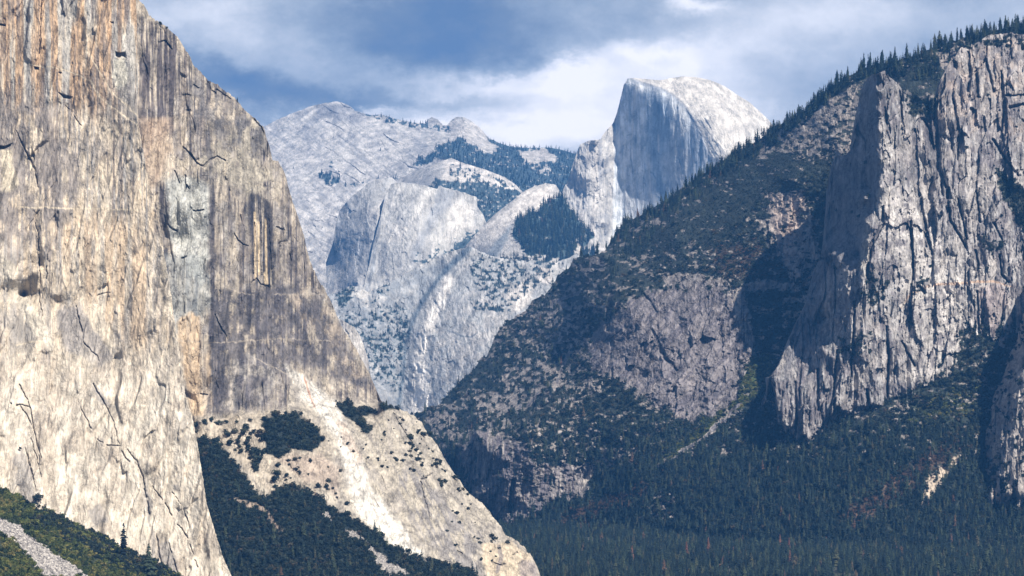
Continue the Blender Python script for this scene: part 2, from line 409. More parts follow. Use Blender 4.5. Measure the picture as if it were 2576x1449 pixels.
midgrey = np.maximum.reduce([s.poly([(-80, 240), (100, 230), (180, 330), (230, 420), (180, 520), (120, 640), (60, 600), (-80, 640)], 25) * .85, s.poly([(190, 170), (340, 200), (345, 330), (260, 310)], 14) * .4,
    s.poly([(90, 380), (150, 420), (160, 560), (130, 680), (100, 600)], 14) * .8, s.poly([(210, 330), (340, 380), (300, 420), (230, 400)], 16) * .5])
s.mix(midgrey * sm(-.7, .1, mid + .5 * stv), (.22, .195, .18))
s.mix(s.poly([(140, 780), (200, 770), (290, 900), (250, 920), (190, 890), (150, 860)], 7) * .8, (.27, .25, .24))
s.mix(s.poly([(-80, 740), (60, 800), (95, 850), (60, 900), (20, 830), (-80, 800)], 12) * .6, (.31, .29, .27))
s.mix(s.poly([(-80, 880), (20, 960), (70, 1080), (60, 1150), (-80, 1000)], 14) * .4, (.33, .30, .27))
s.mix(s.poly([(0, 628), (30, 660), (100, 800), (140, 870), (130, 890), (90, 850), (0, 690)], 7) * .9, (.56, .51, .43))
s.mix(s.poly([(230, 740), (280, 830), (300, 900), (290, 910), (220, 800)], 6) * .7, (.55, .49, .40))
s.mix(s.poly([(430, 640), (445, 800), (475, 980), (520, 1200), (490, 1080), (440, 860), (405, 640)], 7) * .7, (.56, .50, .41))
lowfield = sm(820, 1000, V)
s.mix(lowfield * .8 * sm(-.8, .4, -mid), (.60, .55, .475)); s.mix(.5 * lowfield * sm(.1, .6, stv2), (.42, .36, .29))
for pl in ([(36, 1160), (60, 1130), (85, 1200), (95, 1270), (60, 1260), (40, 1210)], [(225, 1280), (255, 1270), (275, 1310), (240, 1320), (222, 1300)], [(400, 1370), (425, 1360), (440, 1400), (450, 1440), (410, 1430)], [(235, 970), (262, 985), (290, 1030), (280, 1035), (250, 1000)],
           [(370, 1215), (380, 1260), (378, 1320), (395, 1400), (385, 1400), (365, 1280)], [(436, 1225), (455, 1215), (455, 1235), (440, 1232)]):
    s.mix(s.poly(pl, 4) * .75, (.27, .25, .235))
s.mix(.9 * s.poly([(290, 146), (318, 146), (322, 215), (300, 225), (288, 190)], 4), (.58, .55, .47))
s.mix(.8 * s.poly([(0, 370), (30, 372), (45, 470), (0, 480)], 5), (.55, .49, .38))
vein = [[(75, 160), (110, 167), (150, 172), (200, 190), (230, 205), (250, 245), (290, 275), (345, 315)], [(220, 130), (280, 230), (345, 290)], [(50, 520), (160, 524), (345, 528)], [(40, 868), (100, 858), (150, 862)]]
for l in vein: s.mix(s.line(l, 1.6) * .8, (.60, .52, .40))
# jointing: grooves cut into the wall
cracks = [([(50, 966), (75, 1020), (85, 1080), (95, 1120), (105, 1150)], [2, 2.5, 3.5, 3.5, 1]), ([(28, 1014), (36, 1020), (50, 1016), (72, 1022)], [3, 4, 3, 2]), ([(50, 1018), (66, 1040), (80, 1068)], 2.4),
    ([(62, 1125), (72, 1160), (82, 1195), (92, 1235)], [1, 4, 3.5, 1]), ([(78, 1100), (92, 1150), (104, 1200)], 1.6), ([(196, 1010), (215, 1050), (245, 1105), (265, 1120), (300, 1122)], [1, 2.4, 2, 2.4, 1.6]),
    ([(235, 966), (262, 1010), (285, 1060), (300, 1120)], [3.5, 3, 1.5, 1]), ([(305, 1135), (315, 1152), (328, 1160)], 2.4), ([(320, 1130), (345, 1160), (360, 1200), (370, 1260), (378, 1310)], [2, 3, 4, 3, 1]),
    ([(385, 1225), (410, 1260), (440, 1310), (456, 1330), (470, 1350), (497, 1428)], [1.5, 2.5, 2.6, 2.6, 3, 1]), ([(433, 1237), (455, 1270), (470, 1300), (476, 1326)], [2.6, 2.6, 2.6, 1]),
    ([(393, 1345), (400, 1390), (408, 1425)], 2.6), ([(425, 1365), (440, 1420), (450, 1450)], 2.6), ([(88, 560), (97, 600), (98, 640), (100, 700), (100, 760), (110, 800)], [1.5, 2, 3, 1.6, 2, 1]), ([(120, 640), (118, 700)], 2),
    ([(190, 770), (205, 830), (210, 860), (228, 880), (245, 895), (255, 920)], [2, 2.6, 2, 2, 2, 1]), ([(245, 743), (262, 738), (277, 737)], 1.8), ([(105, 0), (103, 60), (99, 135)], 2.4), ([(40, 330), (60, 370), (85, 420), (95, 470)], [1, 4, 5, 2]), ([(165, 265), (180, 285), (205, 315)], [1, 3, 1])]
gr = np.zeros(U.shape)
for l, w in cracks: gr = np.maximum(gr, s.line(l, (A(w) * .5).tolist() if not np.isscalar(w) else w * .45, 1.0) * sm(-.7, -.2, fbm(U / 20, V / 20, 3, 7)))
roofs = [[(290, 130), (300, 133), (315, 131), (316, 145), (306, 141), (300, 146), (291, 142)], [(146, 232), (158, 237), (182, 244), (176, 249), (160, 247)], [(-10, 365), (12, 368), (29, 361), (26, 368), (10, 376), (-10, 377)], [(85, 168), (98, 170), (97, 175), (88, 175)],
         [(0, 60), (14, 62), (14, 66), (0, 64)], [(147, 182), (155, 182), (153, 186)], [(276, 55), (286, 56), (284, 59)]]
for r_ in roofs: gr = np.maximum(gr, 1.6 * pmask(U, V, r_, 1.2))
s.Y = s.Y - .36 * (.85 * rel - 10 * gr)
s.mix(gr * .35, (.12, .11, .11))  # dark joints; the overhang shadow at the roofs is coloured in too
s.mul(sm(.35, .75, ridge(U / 14, V / 26 + U / 60, 4, 2)) * .3, (.62, .6, .6))
m_near = rock_mat('cream_granite', 2950, .6, .6, .8)
o = s.build('granite_cliff', m_near, back=((15, -1, -8), (60, -4, -30), (200, -20, -110), (500, -60, -260)), more=(480, 0), sides=(((-60, 10), (-250, 0), (-900, 60), (-2200, 200)), ((-6, 25), (-30, 120), (-110, 500), (-260, 1100))))
tag(o, 'huge sunlit cream granite cliff prow filling the left of the view', 'cliff', kind='structure')
S_prow = s

# ---------- 2. the wall beyond the prow, its apron slabs and talus slope
top2 = [(300, -130), (330, -60), (348, 0), (360, 12), (377, 37), (400, 57), (420, 67), (433, 83), (453, 100), (463, 120), (477, 143), (485, 163), (513, 190), (523, 203), (547, 213), (573, 233), (597, 253), (617, 277), (637, 293), (660, 317), (666, 337), (677, 370), (683, 397), (700, 407), (717, 437), (727, 480), (733, 503), (750, 550), (763, 593), (777, 650), (797, 697), (813, 720), (833, 760), (857, 817), (871, 841), (887, 864), (904, 891), (921, 924), (937, 961), (951, 991), (959, 1014), (977, 1018), (1002, 1028), (1034, 1041), (1061, 1064), (1077, 1091), (1101, 1121), (1117, 1151), (1136, 1179), (1159, 1216), (1179, 1239), (1209, 1263), (1229, 1283), (1249, 1309), (1272, 1346), (1302, 1363), (1319, 1376), (1339, 1403), (1352, 1426), (1359, 1449), (1385, 1500)]
s = Sheet(top2, 1530, 300, 1385, jag=3.4, seed=2)
U, V = s.U, s.V
y = rbf([(300, -130, 3190), (300, 300, 3160), (330, 700, 3130), (420, 1000, 3100), (480, 1060, 3090)] +
        line([(350, 0, 3260), (460, 110, 3330), (520, 200, 3360), (660, 320, 3430), (680, 400, 3440), (760, 590, 3440), (850, 810, 3450), (955, 1010, 3450)]) +
        [(450, 300, 3240), (450, 600, 3180), (560, 500, 3230), (600, 700, 3220), (650, 900, 3215), (760, 850, 3300), (600, 1030, 3150), (820, 1000, 3300)] +
        line([(530, 300, 3230), (532, 650, 3160), (535, 1040, 3090)], 90) + line([(545, 300, 3260), (547, 650, 3195), (550, 1040, 3125)], 90) +
        line([(500, 1060, 3060), (600, 1045, 3080), (720, 1035, 3120), (850, 1040, 3190), (960, 1015, 3260)]) +
        [(500, 1200, 2990), (600, 1300, 2940), (700, 1200, 3010), (800, 1250, 2980), (700, 1450, 2850), (900, 1450, 2850), (950, 1250, 3040), (1060, 1200, 3120), (1150, 1400, 2960)] +
        line([(1060, 1064, 3300), (1160, 1216, 3240), (1270, 1346, 3150), (1359, 1449, 3080)]) + [(1300, 1449, 3020), (1250, 1400, 3040), (500, 1530, 2850), (1000, 1530, 2800), (1385, 1530, 3000)], U, V)
wall = 1 - sm(-15, 15, V - np.interp(U, [300, 487, 530, 720, 735, 860, 960, 1400], [1060, 1053, 1048, 1032, 940, 1010, 1020, 1020]))
big = fbm(U / 60, V / 90, 5, 2); mid = fbm(U / 18, V / 26, 5, 3); stv = fbm(U / 4.5, V / 120, 4, 5, .6); stv2 = fbm(U / 13, V / 200, 4, 7)
s.C[:] = (.40, .35, .285)
s.mix(.5 * sm(-.1, .4, stv2), (.30, .25, .20)); s.mix(.5 * sm(0, .5, mid), GREY); s.mix(.75 * sm(.12, .4, stv), (.14, .12, .115)); s.mix(.9 * sm(.12, .3, fbm(U / 7, V / 260, 4, 3, .6)) * sm(-.25, .15, fbm(U / 50, V / 110, 3, 6)), (.055, .05, .06)); fw = facets(U / 26 + V / 150., V / 70, 25, 1.3, .6, 10); s.mix(.5 * sm(.1, .5, fw), (.17, .155, .15)); s.mix(.4 * sm(.1, .5, -fw), (.50, .44, .36))
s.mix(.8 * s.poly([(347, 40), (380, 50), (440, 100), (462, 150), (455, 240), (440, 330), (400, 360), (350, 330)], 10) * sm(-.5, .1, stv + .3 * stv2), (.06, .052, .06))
s.mix(.6 * s.poly([(350, 300), (430, 300), (420, 420), (380, 480), (350, 380)], 12), (.40, .30, .215))
s.mix(.7 * s.poly([(470, 200), (520, 210), (600, 270), (660, 330), (650, 400), (560, 340), (480, 330)], 16) * sm(-.6, .1, mid), (.13, .125, .13))
s.mix(.8 * s.poly([(440, 400), (520, 380), (640, 290), (690, 410), (700, 480), (660, 520), (610, 480), (560, 460), (460, 460)], 18) * sm(-.5, .4, -mid), (.42, .38, .31))
s.mix(.85 * s.poly([(420, 450), (470, 440), (525, 470), (528, 640), (500, 720), (440, 640), (420, 560)], 10), (.44, .45, .43))
s.mix(.9 * s.poly([(428, 560), (440, 520), (450, 560), (438, 577)], 3), (.62, .60, .53))
s.mix(.7 * s.poly([(412, 640), (520, 640), (535, 760), (500, 820), (440, 830)], 10), (.25, .265, .265))
s.mix(.9 * s.poly([(445, 810), (480, 790), (528, 800), (532, 1045), (490, 1052), (470, 960)], 5) * sm(-.8, .2, stv2 + .3), (.46, .355, .245))
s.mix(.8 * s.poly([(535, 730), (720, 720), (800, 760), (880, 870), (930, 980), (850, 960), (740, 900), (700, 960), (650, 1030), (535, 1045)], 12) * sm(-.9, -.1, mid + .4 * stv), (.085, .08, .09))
s.mix(.55 * s.poly([(590, 880), (700, 900), (720, 1020), (560, 1040)], 12) * sm(-.3, .5, -mid), (.32, .30, .28))
s.mix(.7 * s.poly([(720, 740), (800, 730), (900, 900), (940, 980), (880, 960), (820, 860)], 14) * sm(-.3, .4, -mid + .2 * stv), (.36, .30, .24))
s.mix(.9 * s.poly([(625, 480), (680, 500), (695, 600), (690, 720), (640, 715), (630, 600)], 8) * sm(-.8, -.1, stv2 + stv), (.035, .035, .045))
for a_, t_, b_, w_ in ((641, 535, 700, 3.0), (650, 560, 690, 3.), (668, 553, 690, 2.6), (668, 690, 712, 5)):
    s.mix(lmask(U, V, [(a_, t_), (a_ + 2, b_)], w_, 1.5), (.50, .40, .27))
s.mix(.8 * s.line([(532, 500), (534, 650), (536, 800), (528, 860)], [4, 6, 5, 3], 3), (.07, .065, .075))
s.mix(.8 * s.line([(520, 330), (528, 380), (530, 500)], [4, 5, 3], 4) , (.15, .14, .14))
for l in ([(560, 720), (600, 735), (640, 742)], [(690, 742), (800, 740), (860, 742)], [(455, 857), (560, 862), (640, 856)], [(590, 862), (700, 852), (830, 858)], [(640, 900), (720, 940)]): s.mix(s.line(l, 1.0) * .6, (.46, .40, .33))
# apron: pale slabs and the fresh white scar
slab = (1 - wall)
s.mix(slab, (.40, .36, .30)); s.mix(slab * .6 * sm(-.1, .5, mid), (.27, .245, .22))
dg = fbm((U * .87 + V * .5) / 7 - 0, (V * .87 - U * .5) / 90 - 0, 4, 4)          # slabs run down to the right
dgs = fbm((U * .88 - V * .48) / 6, (V * .88 + U * .48) / 110, 4, 4, .6)
s.mix(slab * .45 * sm(.05, .5, dgs), (.24, .22, .205))
s.mix(.8 * s.poly([(980, 1180), (1060, 1190), (1130, 1270), (1200, 1340), (1210, 1440), (1130, 1420), (1060, 1340), (1010, 1250)], 18) * sm(-.6, .2, dgs + mid), (.23, .215, .21))
s.mix(.9 * s.poly([(715, 915), (740, 930), (850, 1010), (870, 1060), (900, 1130), (930, 1220), (1010, 1320), (1060, 1390), (1060, 1430), (980, 1370), (900, 1290), (870, 1200), (850, 1110), (800, 1040), (760, 1000)], 9) * (.65 + .35 * sm(-.6, .3, -dgs)), (.64, .61, .56))
s.mix(.6 * s.poly([(840, 1050), (870, 1060), (910, 1150), (900, 1170), (860, 1110)], 6), (.46, .36, .29))
s.mix(.8 * s.line([(765, 950), (778, 990), (790, 1025)], [2, 2.5, 1]), (.42, .22, .14))
s.mix(.7 * s.poly([(1210, 1370), (1290, 1362), (1330, 1400), (1340, 1460), (1230, 1460), (1215, 1420)], 5), (.52, .43, .31))
s.mix(.75 * s.line([(1255, 1375), (1262, 1400), (1250, 1440)], [5, 6, 4]), (.17, .15, .15)); s.mix(.7 * s.poly([(1310, 1405), (1345, 1415), (1352, 1450), (1310, 1450)], 5), (.22, .19, .19))
tal = s.poly([(486, 1054), (560, 1050), (720, 1034), (770, 1050), (830, 1100), (840, 1180), (800, 1240), (740, 1210), (690, 1250), (640, 1200), (590, 1150), (540, 1110), (490, 1100)], 6)
s.mix(tal, (.38, .335, .275)); s.mix(.5 * tal * sm(.1, .5, fbm(U / 5, V / 5, 3, 3)), (.2, .18, .16)); s.mix(.6 * s.poly([(690, 1150), (800, 1140), (860, 1180), (850, 1250), (740, 1190)], 10), (.34, .27, .225))
tal2 = np.maximum(s.poly([(868, 1338), (890, 1335), (930, 1375), (975, 1405), (1045, 1452), (990, 1452), (945, 1420), (920, 1375)], 4), s.poly([(812, 1290), (830, 1295), (836, 1312), (818, 1308)], 3))
scree = s.poly([(583, 1250), (650, 1270), (700, 1310), (712, 1350), (690, 1340), (660, 1300), (590, 1262)], 5) * .8
# forest cover
veg = np.maximum.reduce([s.poly([(480, 1098), (540, 1108), (570, 1135), (600, 1185), (650, 1250), (665, 1262), (690, 1255), (700, 1225), (740, 1215), (790, 1245), (850, 1290), (900, 1310), (960, 1345), (1010, 1385), (1070, 1415), (1140, 1425), (1190, 1440), (1210, 1460), (1210, 1540), (480, 1540)], 6),
    s.poly([(664, 1058), (690, 1042), (745, 1040), (800, 1080), (820, 1110), (800, 1130), (740, 1130), (700, 1150), (672, 1140)], 4), s.poly([(850, 1008), (880, 1010), (905, 1040), (940, 1080), (925, 1085), (880, 1055), (855, 1030)], 3),
    s.poly([(885, 1030), (930, 1022), (950, 1040), (900, 1045)], 3), s.poly([(950, 1015), (1000, 1018), (1000, 1032), (960, 1035)], 3), s.poly([(640, 1160), (655, 1170), (650, 1182), (636, 1176)], 4)])
veg = veg * (1 - tal2) * (1 - scree)
s.mix(tal2, (.42, .39, .35)); s.mix(scree, (.30, .23, .19))
s.mix(veg, VEG); s.veg = veg
rel = (14 * facets(U / 60, V / 200, 4, 1.5, .4, 18) + 9 * facets(U / 22, V / 90, 5, 1.5, .5, 14) + 2.6 * facets(U / 8, V / 20, 6) + 4 * fbm(U / 40, V / 80, 4, 1)) * (.25 + .75 * wall) + (1 - wall) * (5 * facets((U * .88 - V * .48) / 18, (V * .88 + U * .48) / 70, 7, 1.3, .5, 12) + 1.6 * fbm(U / 5, V / 5, 3, 6) + 5 * fbm(U / 50, V / 50, 3, 5))
gr = np.zeros(U.shape)
for l, w in [([(463, 370), (480, 388), (495, 410), (512, 418), (528, 403), (545, 393), (567, 404)], [3, 4, 3, 4, 5, 3, 2.5]), ([(398, 105), (415, 102), (430, 118), (433, 125)], [2, 3, 4, 1]), ([(424, 565), (432, 575), (443, 580), (445, 576)], [2, 3, 3.5, 1]),
    ([(590, 588), (600, 605), (612, 615), (624, 617)], [2, 3, 3, 1.5]), ([(697, 571), (715, 578)], 3), ([(704, 612), (722, 606)], 4), ([(703, 630), (706, 620)], 3), ([(728, 640), (732, 655)], 3), ([(461, 241), (470, 238), (480, 241)], 2.4),
    ([(486, 213), (500, 221)], 3), ([(470, 277), (482, 277)], 2), ([(456, 650), (470, 645)], 2), ([(485, 530), (500, 532), (512, 528)], 2.2), ([(632, 710), (645, 700), (655, 716), (680, 720)], 2.4), ([(466, 440), (467, 470)], 2.4), ([(464, 480), (470, 466), (475, 473)], 3), ([(523, 205), (532, 225), (545, 235)], 3),
    ([(637, 297), (655, 318), (664, 335)], 3), ([(545, 225), (565, 240), (580, 250)], 2.2), ([(613, 320), (613, 370)], 1.5), ([(505, 990), (522, 994)], 2.4), ([(1060, 1205), (1090, 1190)], 1.8), ([(640, 560), (637, 690)], 2.6), ([(655, 560), (657, 700)], 2.4), ([(676, 550), (683, 700)], 3), ([(540, 790), (560, 830), (572, 850)], [1, 3, 1]),
    ([(1150, 1385), (1165, 1392)], 3), ([(1240, 1415), (1262, 1422), (1270, 1418)], 3), ([(1290, 1395), (1302, 1390)], 3), ([(1305, 1418), (1315, 1410)], 3), ([(440, 430), (450, 460)], 1.5), ([(990, 1040), (1040, 1120)], 1.6), ([(1058, 1210), (1080, 1300)], 1.8)]:
    gr = np.maximum(gr, s.line(l, (A(w) * .6).tolist() if not np.isscalar(w) else w * .6, 1.0))
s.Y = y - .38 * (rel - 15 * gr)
s.mix(gr * .45, (.09, .085, .09))  # dark joints, with the overhang's shadow deepened in the colour
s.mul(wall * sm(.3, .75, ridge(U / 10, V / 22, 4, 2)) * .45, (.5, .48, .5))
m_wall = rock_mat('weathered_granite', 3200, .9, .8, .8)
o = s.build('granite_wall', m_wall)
tag(o, 'weathered brown and grey granite wall above pale slabs and talus, right of the prow', 'cliff', kind='structure')
S_wall = s

# ---------- 3. near slope, bottom left
top3 = [(-500, 985), (-300, 1080), (-150, 1150), (-40, 1205), (0, 1229), (40, 1245), (75, 1275), (110, 1284), (160, 1305), (200, 1330), (260, 1352), (310, 1385), (350, 1400), (400, 1424), (440, 1445), (520, 1500)]
s = Sheet(top3, 1540, -500, 520, jag=1.5, seed=3)
U, V = s.U, s.V
y = rbf(line([(-40, 1205, 2640), (110, 1284, 2640), (310, 1385, 2620), (520, 1500, 2600)]) + [(-500, 985, 2680), (-300, 1080, 2660), (-500, 1250, 2350), (-500, 1540, 2050), (-300, 1400, 2150), (-40, 1320, 2330), (100, 1400, 2350), (250, 1449, 2400), (-40, 1449, 2080), (100, 1540, 2080), (300, 1540, 2250), (520, 1540, 2500)], U, V)
s.Y = y - .3 * (10 * fbm(U / 40, V / 40, 5, 2) + 2 * fbm(U / 5, V / 5, 3, 2))
s.C[:] = (.045, .055, .035)
tal = s.poly([(-300, 1170), (-50, 1285), (0, 1302), (50, 1328), (110, 1372), (170, 1410), (225, 1455), (110, 1455), (70, 1400), (30, 1360), (-50, 1325), (-300, 1200)], 4)
s.mix(tal, (.14, .135, .13)); s.veg = 1 - tal; S_slope = s; S_slope.tal = tal
o = s.build('hillside', rock_mat('slope_soil', 2400, 1.2, .2), sides=(((-80, 60), (-400, 200)), None))
tag(o, 'nearest bushy hillside with a grey boulder chute at bottom left', 'hillside', kind='structure')

# ---------- 4. forested mountain on the right, from the gorge to the high skyline
rg = [(1030, 1050), (1051, 1040), (1067, 1030), (1104, 1018), (1117, 1002), (1144, 975), (1167, 950), (1194, 928), (1211, 900), (1224, 897), (1235, 872), (1243, 853), (1256, 828), (1278, 808), (1302, 792), (1324, 780), (1338, 755), (1370, 742), (1392, 716), (1403, 690), (1430, 676), (1443, 650), (1462, 645), (1503, 640), (1519, 632), (1541, 600), (1575, 560), (1639, 527), (1709, 478), (1775, 432), (1825, 400), (1875, 372), (1915, 347), (1959, 315), (2009, 290), (2042, 264), (2075, 228), (2117, 202), (2167, 172), (2224, 158), (2264, 150), (2304, 140), (2350, 118), (2394, 104), (2434, 92), (2470, 85), (2514, 75), (2576, 60), (2640, 45)]
s = Sheet(rg, [(1030, 1400), (1280, 1402), (1450, 1392), (2000, 1398), (2640, 1405)], 1030, 2640, jag=2.0, seed=4)
U, V = s.U, s.V
pts4 = line([(1030, 1050, 5250), (1200, 915, 5300), (1330, 770, 5350), (1400, 690, 5350), (1520, 630, 5250), (1700, 480, 5150), (1930, 335, 4950), (2100, 210, 4750), (2300, 140, 4600), (2640, 45, 4450)], 90)
pts4 += line([(1520, 640, 5000), (1480, 760, 4800), (1465, 900, 4620), (1300, 1050, 4520), (1200, 1150, 4450)], 90)      # spur crest
pts4 += line([(1440, 760, 5080), (1400, 900, 4930), (1330, 960, 4850), (1180, 1080, 4750), (1120, 1100, 4800)], 90)     # gully behind it
pts4 += [(1700, 600, 4750), (1850, 560, 4620), (2000, 450, 4540), (2100, 350, 4540), (1700, 700, 4600), (1900, 700, 4420), (2050, 700, 4345), (2050, 560, 4440), (1560, 760, 4600), (1700, 740, 4520), (1860, 740, 4400),
         (1600, 950, 4380), (1750, 900, 4330), (1860, 900, 4320), (1930, 850, 4330), (1800, 1050, 4230), (1640, 1050, 4270), (1950, 950, 4250), (1960, 1100, 4060), (1900, 1100, 4110), (1990, 1145, 3965), (2037, 1165, 3935), (2110, 1110, 3950), (2184, 1085, 3930), (2300, 1060, 3930), (2400, 1060, 3920), (2300, 600, 4200), (2300, 300, 4420), (2500, 300, 4350), (2500, 900, 4000)]
pts4 += line([(1150, 1120, 4560), (1200, 1090, 4430), (1330, 1080, 4330), (1480, 1190, 4300)], 80) + [(1200, 1250, 4380), (1300, 1280, 4300), (1400, 1260, 4280), (1180, 1300, 4480), (1450, 1300, 4230), (1600, 1200, 4160), (1500, 1360, 4150), (1300, 1360, 4250), (2000, 1360, 3800), (1800, 1250, 3980), (2300, 1250, 3800), (2640, 1360, 3700), (2500, 1150, 3880), (2640, 700, 4100), (1050, 1360, 4700)]
y = rbf(pts4, U, V)
big = fbm(U / 60, V / 50, 5, 2); mid = fbm(U / 16, V / 14, 5, 3); fin = fbm(U / 6, V / 6, 3, 4); stv = fbm(U / 5, V / 50, 4, 5, .6); dgs = fbm((U * .7 + V * .7) / 6, (V * .7 - U * .7) / 50, 4, 4, .6)
ROCKP = (.18, .178, .195); PALE = (.38, .335, .30)
s.C[:] = ROCKP
s.mix(.6 * sm(-.1, .4, mid), (.11, .105, .12)); s.mix(.5 * sm(.15, .5, -mid + .2 * big), (.36, .315, .29)); s.mix(.4 * sm(.1, .5, stv), (.13, .12, .14))
# where bare rock shows (value = how bare)
bare = np.zeros(U.shape)
def B(pl, f, k=1., thr=None):
    global bare
    m = s.poly(pl, f) * k
    bare = np.maximum(bare, m)
dome = [(1540, 790), (1580, 750), (1640, 722), (1760, 712), (1850, 735), (1885, 830), (1893, 900), (1860, 960), (1862, 1005), (1800, 1052), (1740, 1064), (1650, 1030), (1560, 955), (1485, 935), (1470, 865), (1500, 820)]
B(dome, 30, .80)
low = [(1150, 1140), (1185, 1080), (1235, 1085), (1330, 1120), (1360, 1170), (1420, 1160), (1480, 1170), (1495, 1215), (1470, 1250), (1400, 1270), (1340, 1300), (1270, 1325), (1200, 1270), (1160, 1200)]
B(low, 16, .70)
B([(1330, 1080), (1480, 1080), (1520, 1140), (1400, 1160), (1330, 1130)], 20, .42)
B([(1480, 570), (1560, 555), (1640, 545), (1690, 560), (1640, 575), (1590, 590)], 9, .70); B([(1930, 480), (2030, 480), (2045, 560), (2070, 640), (2060, 700), (1990, 700), (1950, 660), (1935, 560)], 16, .62)
B([(1860, 545), (2060, 540), (2070, 600), (2040, 640), (1930, 600)], 14, .5)
B([(1940, 330), (2060, 260), (2160, 200), (2180, 260), (2160, 400), (2100, 420), (2030, 400), (1960, 380)], 22, .52); B([(2010, 300), (2060, 265), (2080, 300), (2040, 320)], 8, .75)
B([(1640, 690), (1750, 685), (1850, 715), (1930, 705), (2040, 700), (2060, 720), (1900, 735), (1800, 730), (1680, 725)], 10, .72)
B([(1830, 730), (1870, 730), (1890, 800), (1900, 900), (1880, 900), (1850, 820)], 8, .9)
B([(1240, 830), (1330, 800), (1430, 830), (1450, 900), (1400, 960), (1330, 950), (1260, 930), (1230, 880)], 20, .34); B([(1250, 880), (1330, 880), (1330, 950), (1270, 960)], 12, .45)
B([(1420, 640), (1500, 650), (1500, 800), (1400, 780), (1360, 770)], 18, .34)
B([(1130, 990), (1200, 960), (1290, 990), (1330, 1010), (1280, 1060), (1180, 1060), (1120, 1060)], 15, .40); B([(1060, 1040), (1150, 1010), (1160, 1100), (1120, 1140), (1080, 1090)], 8, .5)
B([(1190, 1000), (1310, 985), (1300, 1030), (1200, 1050)], 8, .6)
B([(2330, 130), (2420, 100), (2600, 80), (2600, 200), (2400, 200)], 10, .55)
B([(1620, 1220), (1720, 1250), (1720, 1310), (1660, 1330), (1600, 1290)], 16, .42); B([(1480, 1180), (1500, 1190), (1490, 1215), (1465, 1225)], 4, 1.)
B([(1860, 1010), (1870, 1020), (1800, 1085), (1720, 1140), (1640, 1185), (1640, 1178), (1720, 1128), (1800, 1070)], 3, .85)
B([(1290, 760), (1500, 690), (1540, 760), (1540, 1000), (1400, 1060), (1250, 1000)], 30, .44); B([(1200, 1040), (1500, 1060), (1640, 1180), (1480, 1200), (1200, 1120)], 30, .42); B([(1560, 640), (1760, 600), (1800, 660), (1600, 700)], 24, .42)
for l in ([(1355, 985), (1340, 1010), (1330, 1020)], [(1300, 1040), (1310, 1020)], [(1240, 1060), (1235, 1080)], [(1440, 870), (1400, 960)], [(1930, 985), (1915, 1030)], [(1445, 770), (1400, 780), (1380, 790)], [(1390, 760), (1460, 735)], [(1560, 560), (1540, 600)]): bare = np.maximum(bare, .9 * s.line(l, 4, 3))
cov = fbm(U / 11, V / 7.5, 5, 6) * .62 + .25 * fin
rockmask = sm(-.06, .10, bare - .52 - .42 * cov + .06)
rockmask = np.maximum(rockmask, sm(.82, .95, bare - .18 * cov) )
rockmask = np.maximum(rockmask, .85 * sm(.27, .42, fbm(U / 20, V / 9, 6, 1, .62) - .9 * sm(1130, 1230, V) - .25 * s.poly([(1560, 640), (1900, 420), (2150, 330), (2120, 480), (1900, 480), (1900, 640), (1700, 680)], 20)))       # scattered outcrops
s.mix(.55 * sm(.3, .7, rockmask) * (1 - sm(.6, .9, bare)), PALE)
s.mix(.7 * s.poly(dome, 16), (.185, .168, .178)); s.mix(.75 * s.poly(dome, 6) * sm(.0, .35, dgs), (.10, .093, .11))
s.mix(.8 * s.poly([(1835, 735), (1870, 735), (1885, 800), (1895, 880), (1870, 860), (1850, 800)], 6) * sm(-.3, .3, stv), (.47, .43, .39))
s.mix(.8 * s.poly(low, 5) * sm(-.5, .2, stv), (.11, .10, .12)); s.mix(.9 * s.poly([(1478, 1185), (1492, 1190), (1488, 1212), (1466, 1222)], 3), (.55, .50, .45))
s.mix(.6 * s.poly([(1930, 490), (2030, 480), (2000, 640), (1960, 680)], 12) , (.42, .33, .29))
vegc = 1 - rockmask
rust = np.maximum.reduce([s.poly([(1400, 1310), (1480, 1265), (1560, 1235), (1640, 1215), (1600, 1250), (1480, 1300), (1420, 1330)], 16), s.poly([(2120, 1290), (2200, 1230), (2330, 1150), (2400, 1105), (2420, 1115), (2330, 1210), (2220, 1290), (2150, 1320)], 22), s.poly([(1780, 620), (1900, 610), (1970, 670), (1980, 710), (1820, 700)], 16) * .5, s.poly([(1480, 1160), (1600, 1120), (1640, 1170), (1520, 1210)], 14) * .0])
bright = np.maximum.reduce([s.poly([(1880, 900), (1950, 890), (1950, 950), (1900, 1000), (1800, 1085), (1700, 1150), (1640, 1190), (1700, 1120), (1850, 1000)], 5), s.poly([(2300, 1010), (2470, 970), (2440, 1040), (2300, 1080)], 16) * .3])
s.mix(vegc, (.032, .040, .036)); s.mix(vegc * rust * .85 * sm(-.6, .2, mid), (.12, .075, .052)); s.mix(vegc * bright * .85, (.07, .095, .04))
scar = sm(-.75, -.35, fbm(U / 9, V / 8, 4, 5)) * s.poly([(2437, 1129), (2427, 1146), (2404, 1173), (2380, 1206), (2357, 1233), (2340, 1259), (2314, 1274), (2317, 1249), (2334, 1216), (2360, 1179), (2397, 1153)], 3)
s.mix(scar, (.45, .38, .31)); vegc = vegc * (1 - .93 * scar)
gr = np.zeros(U.shape)
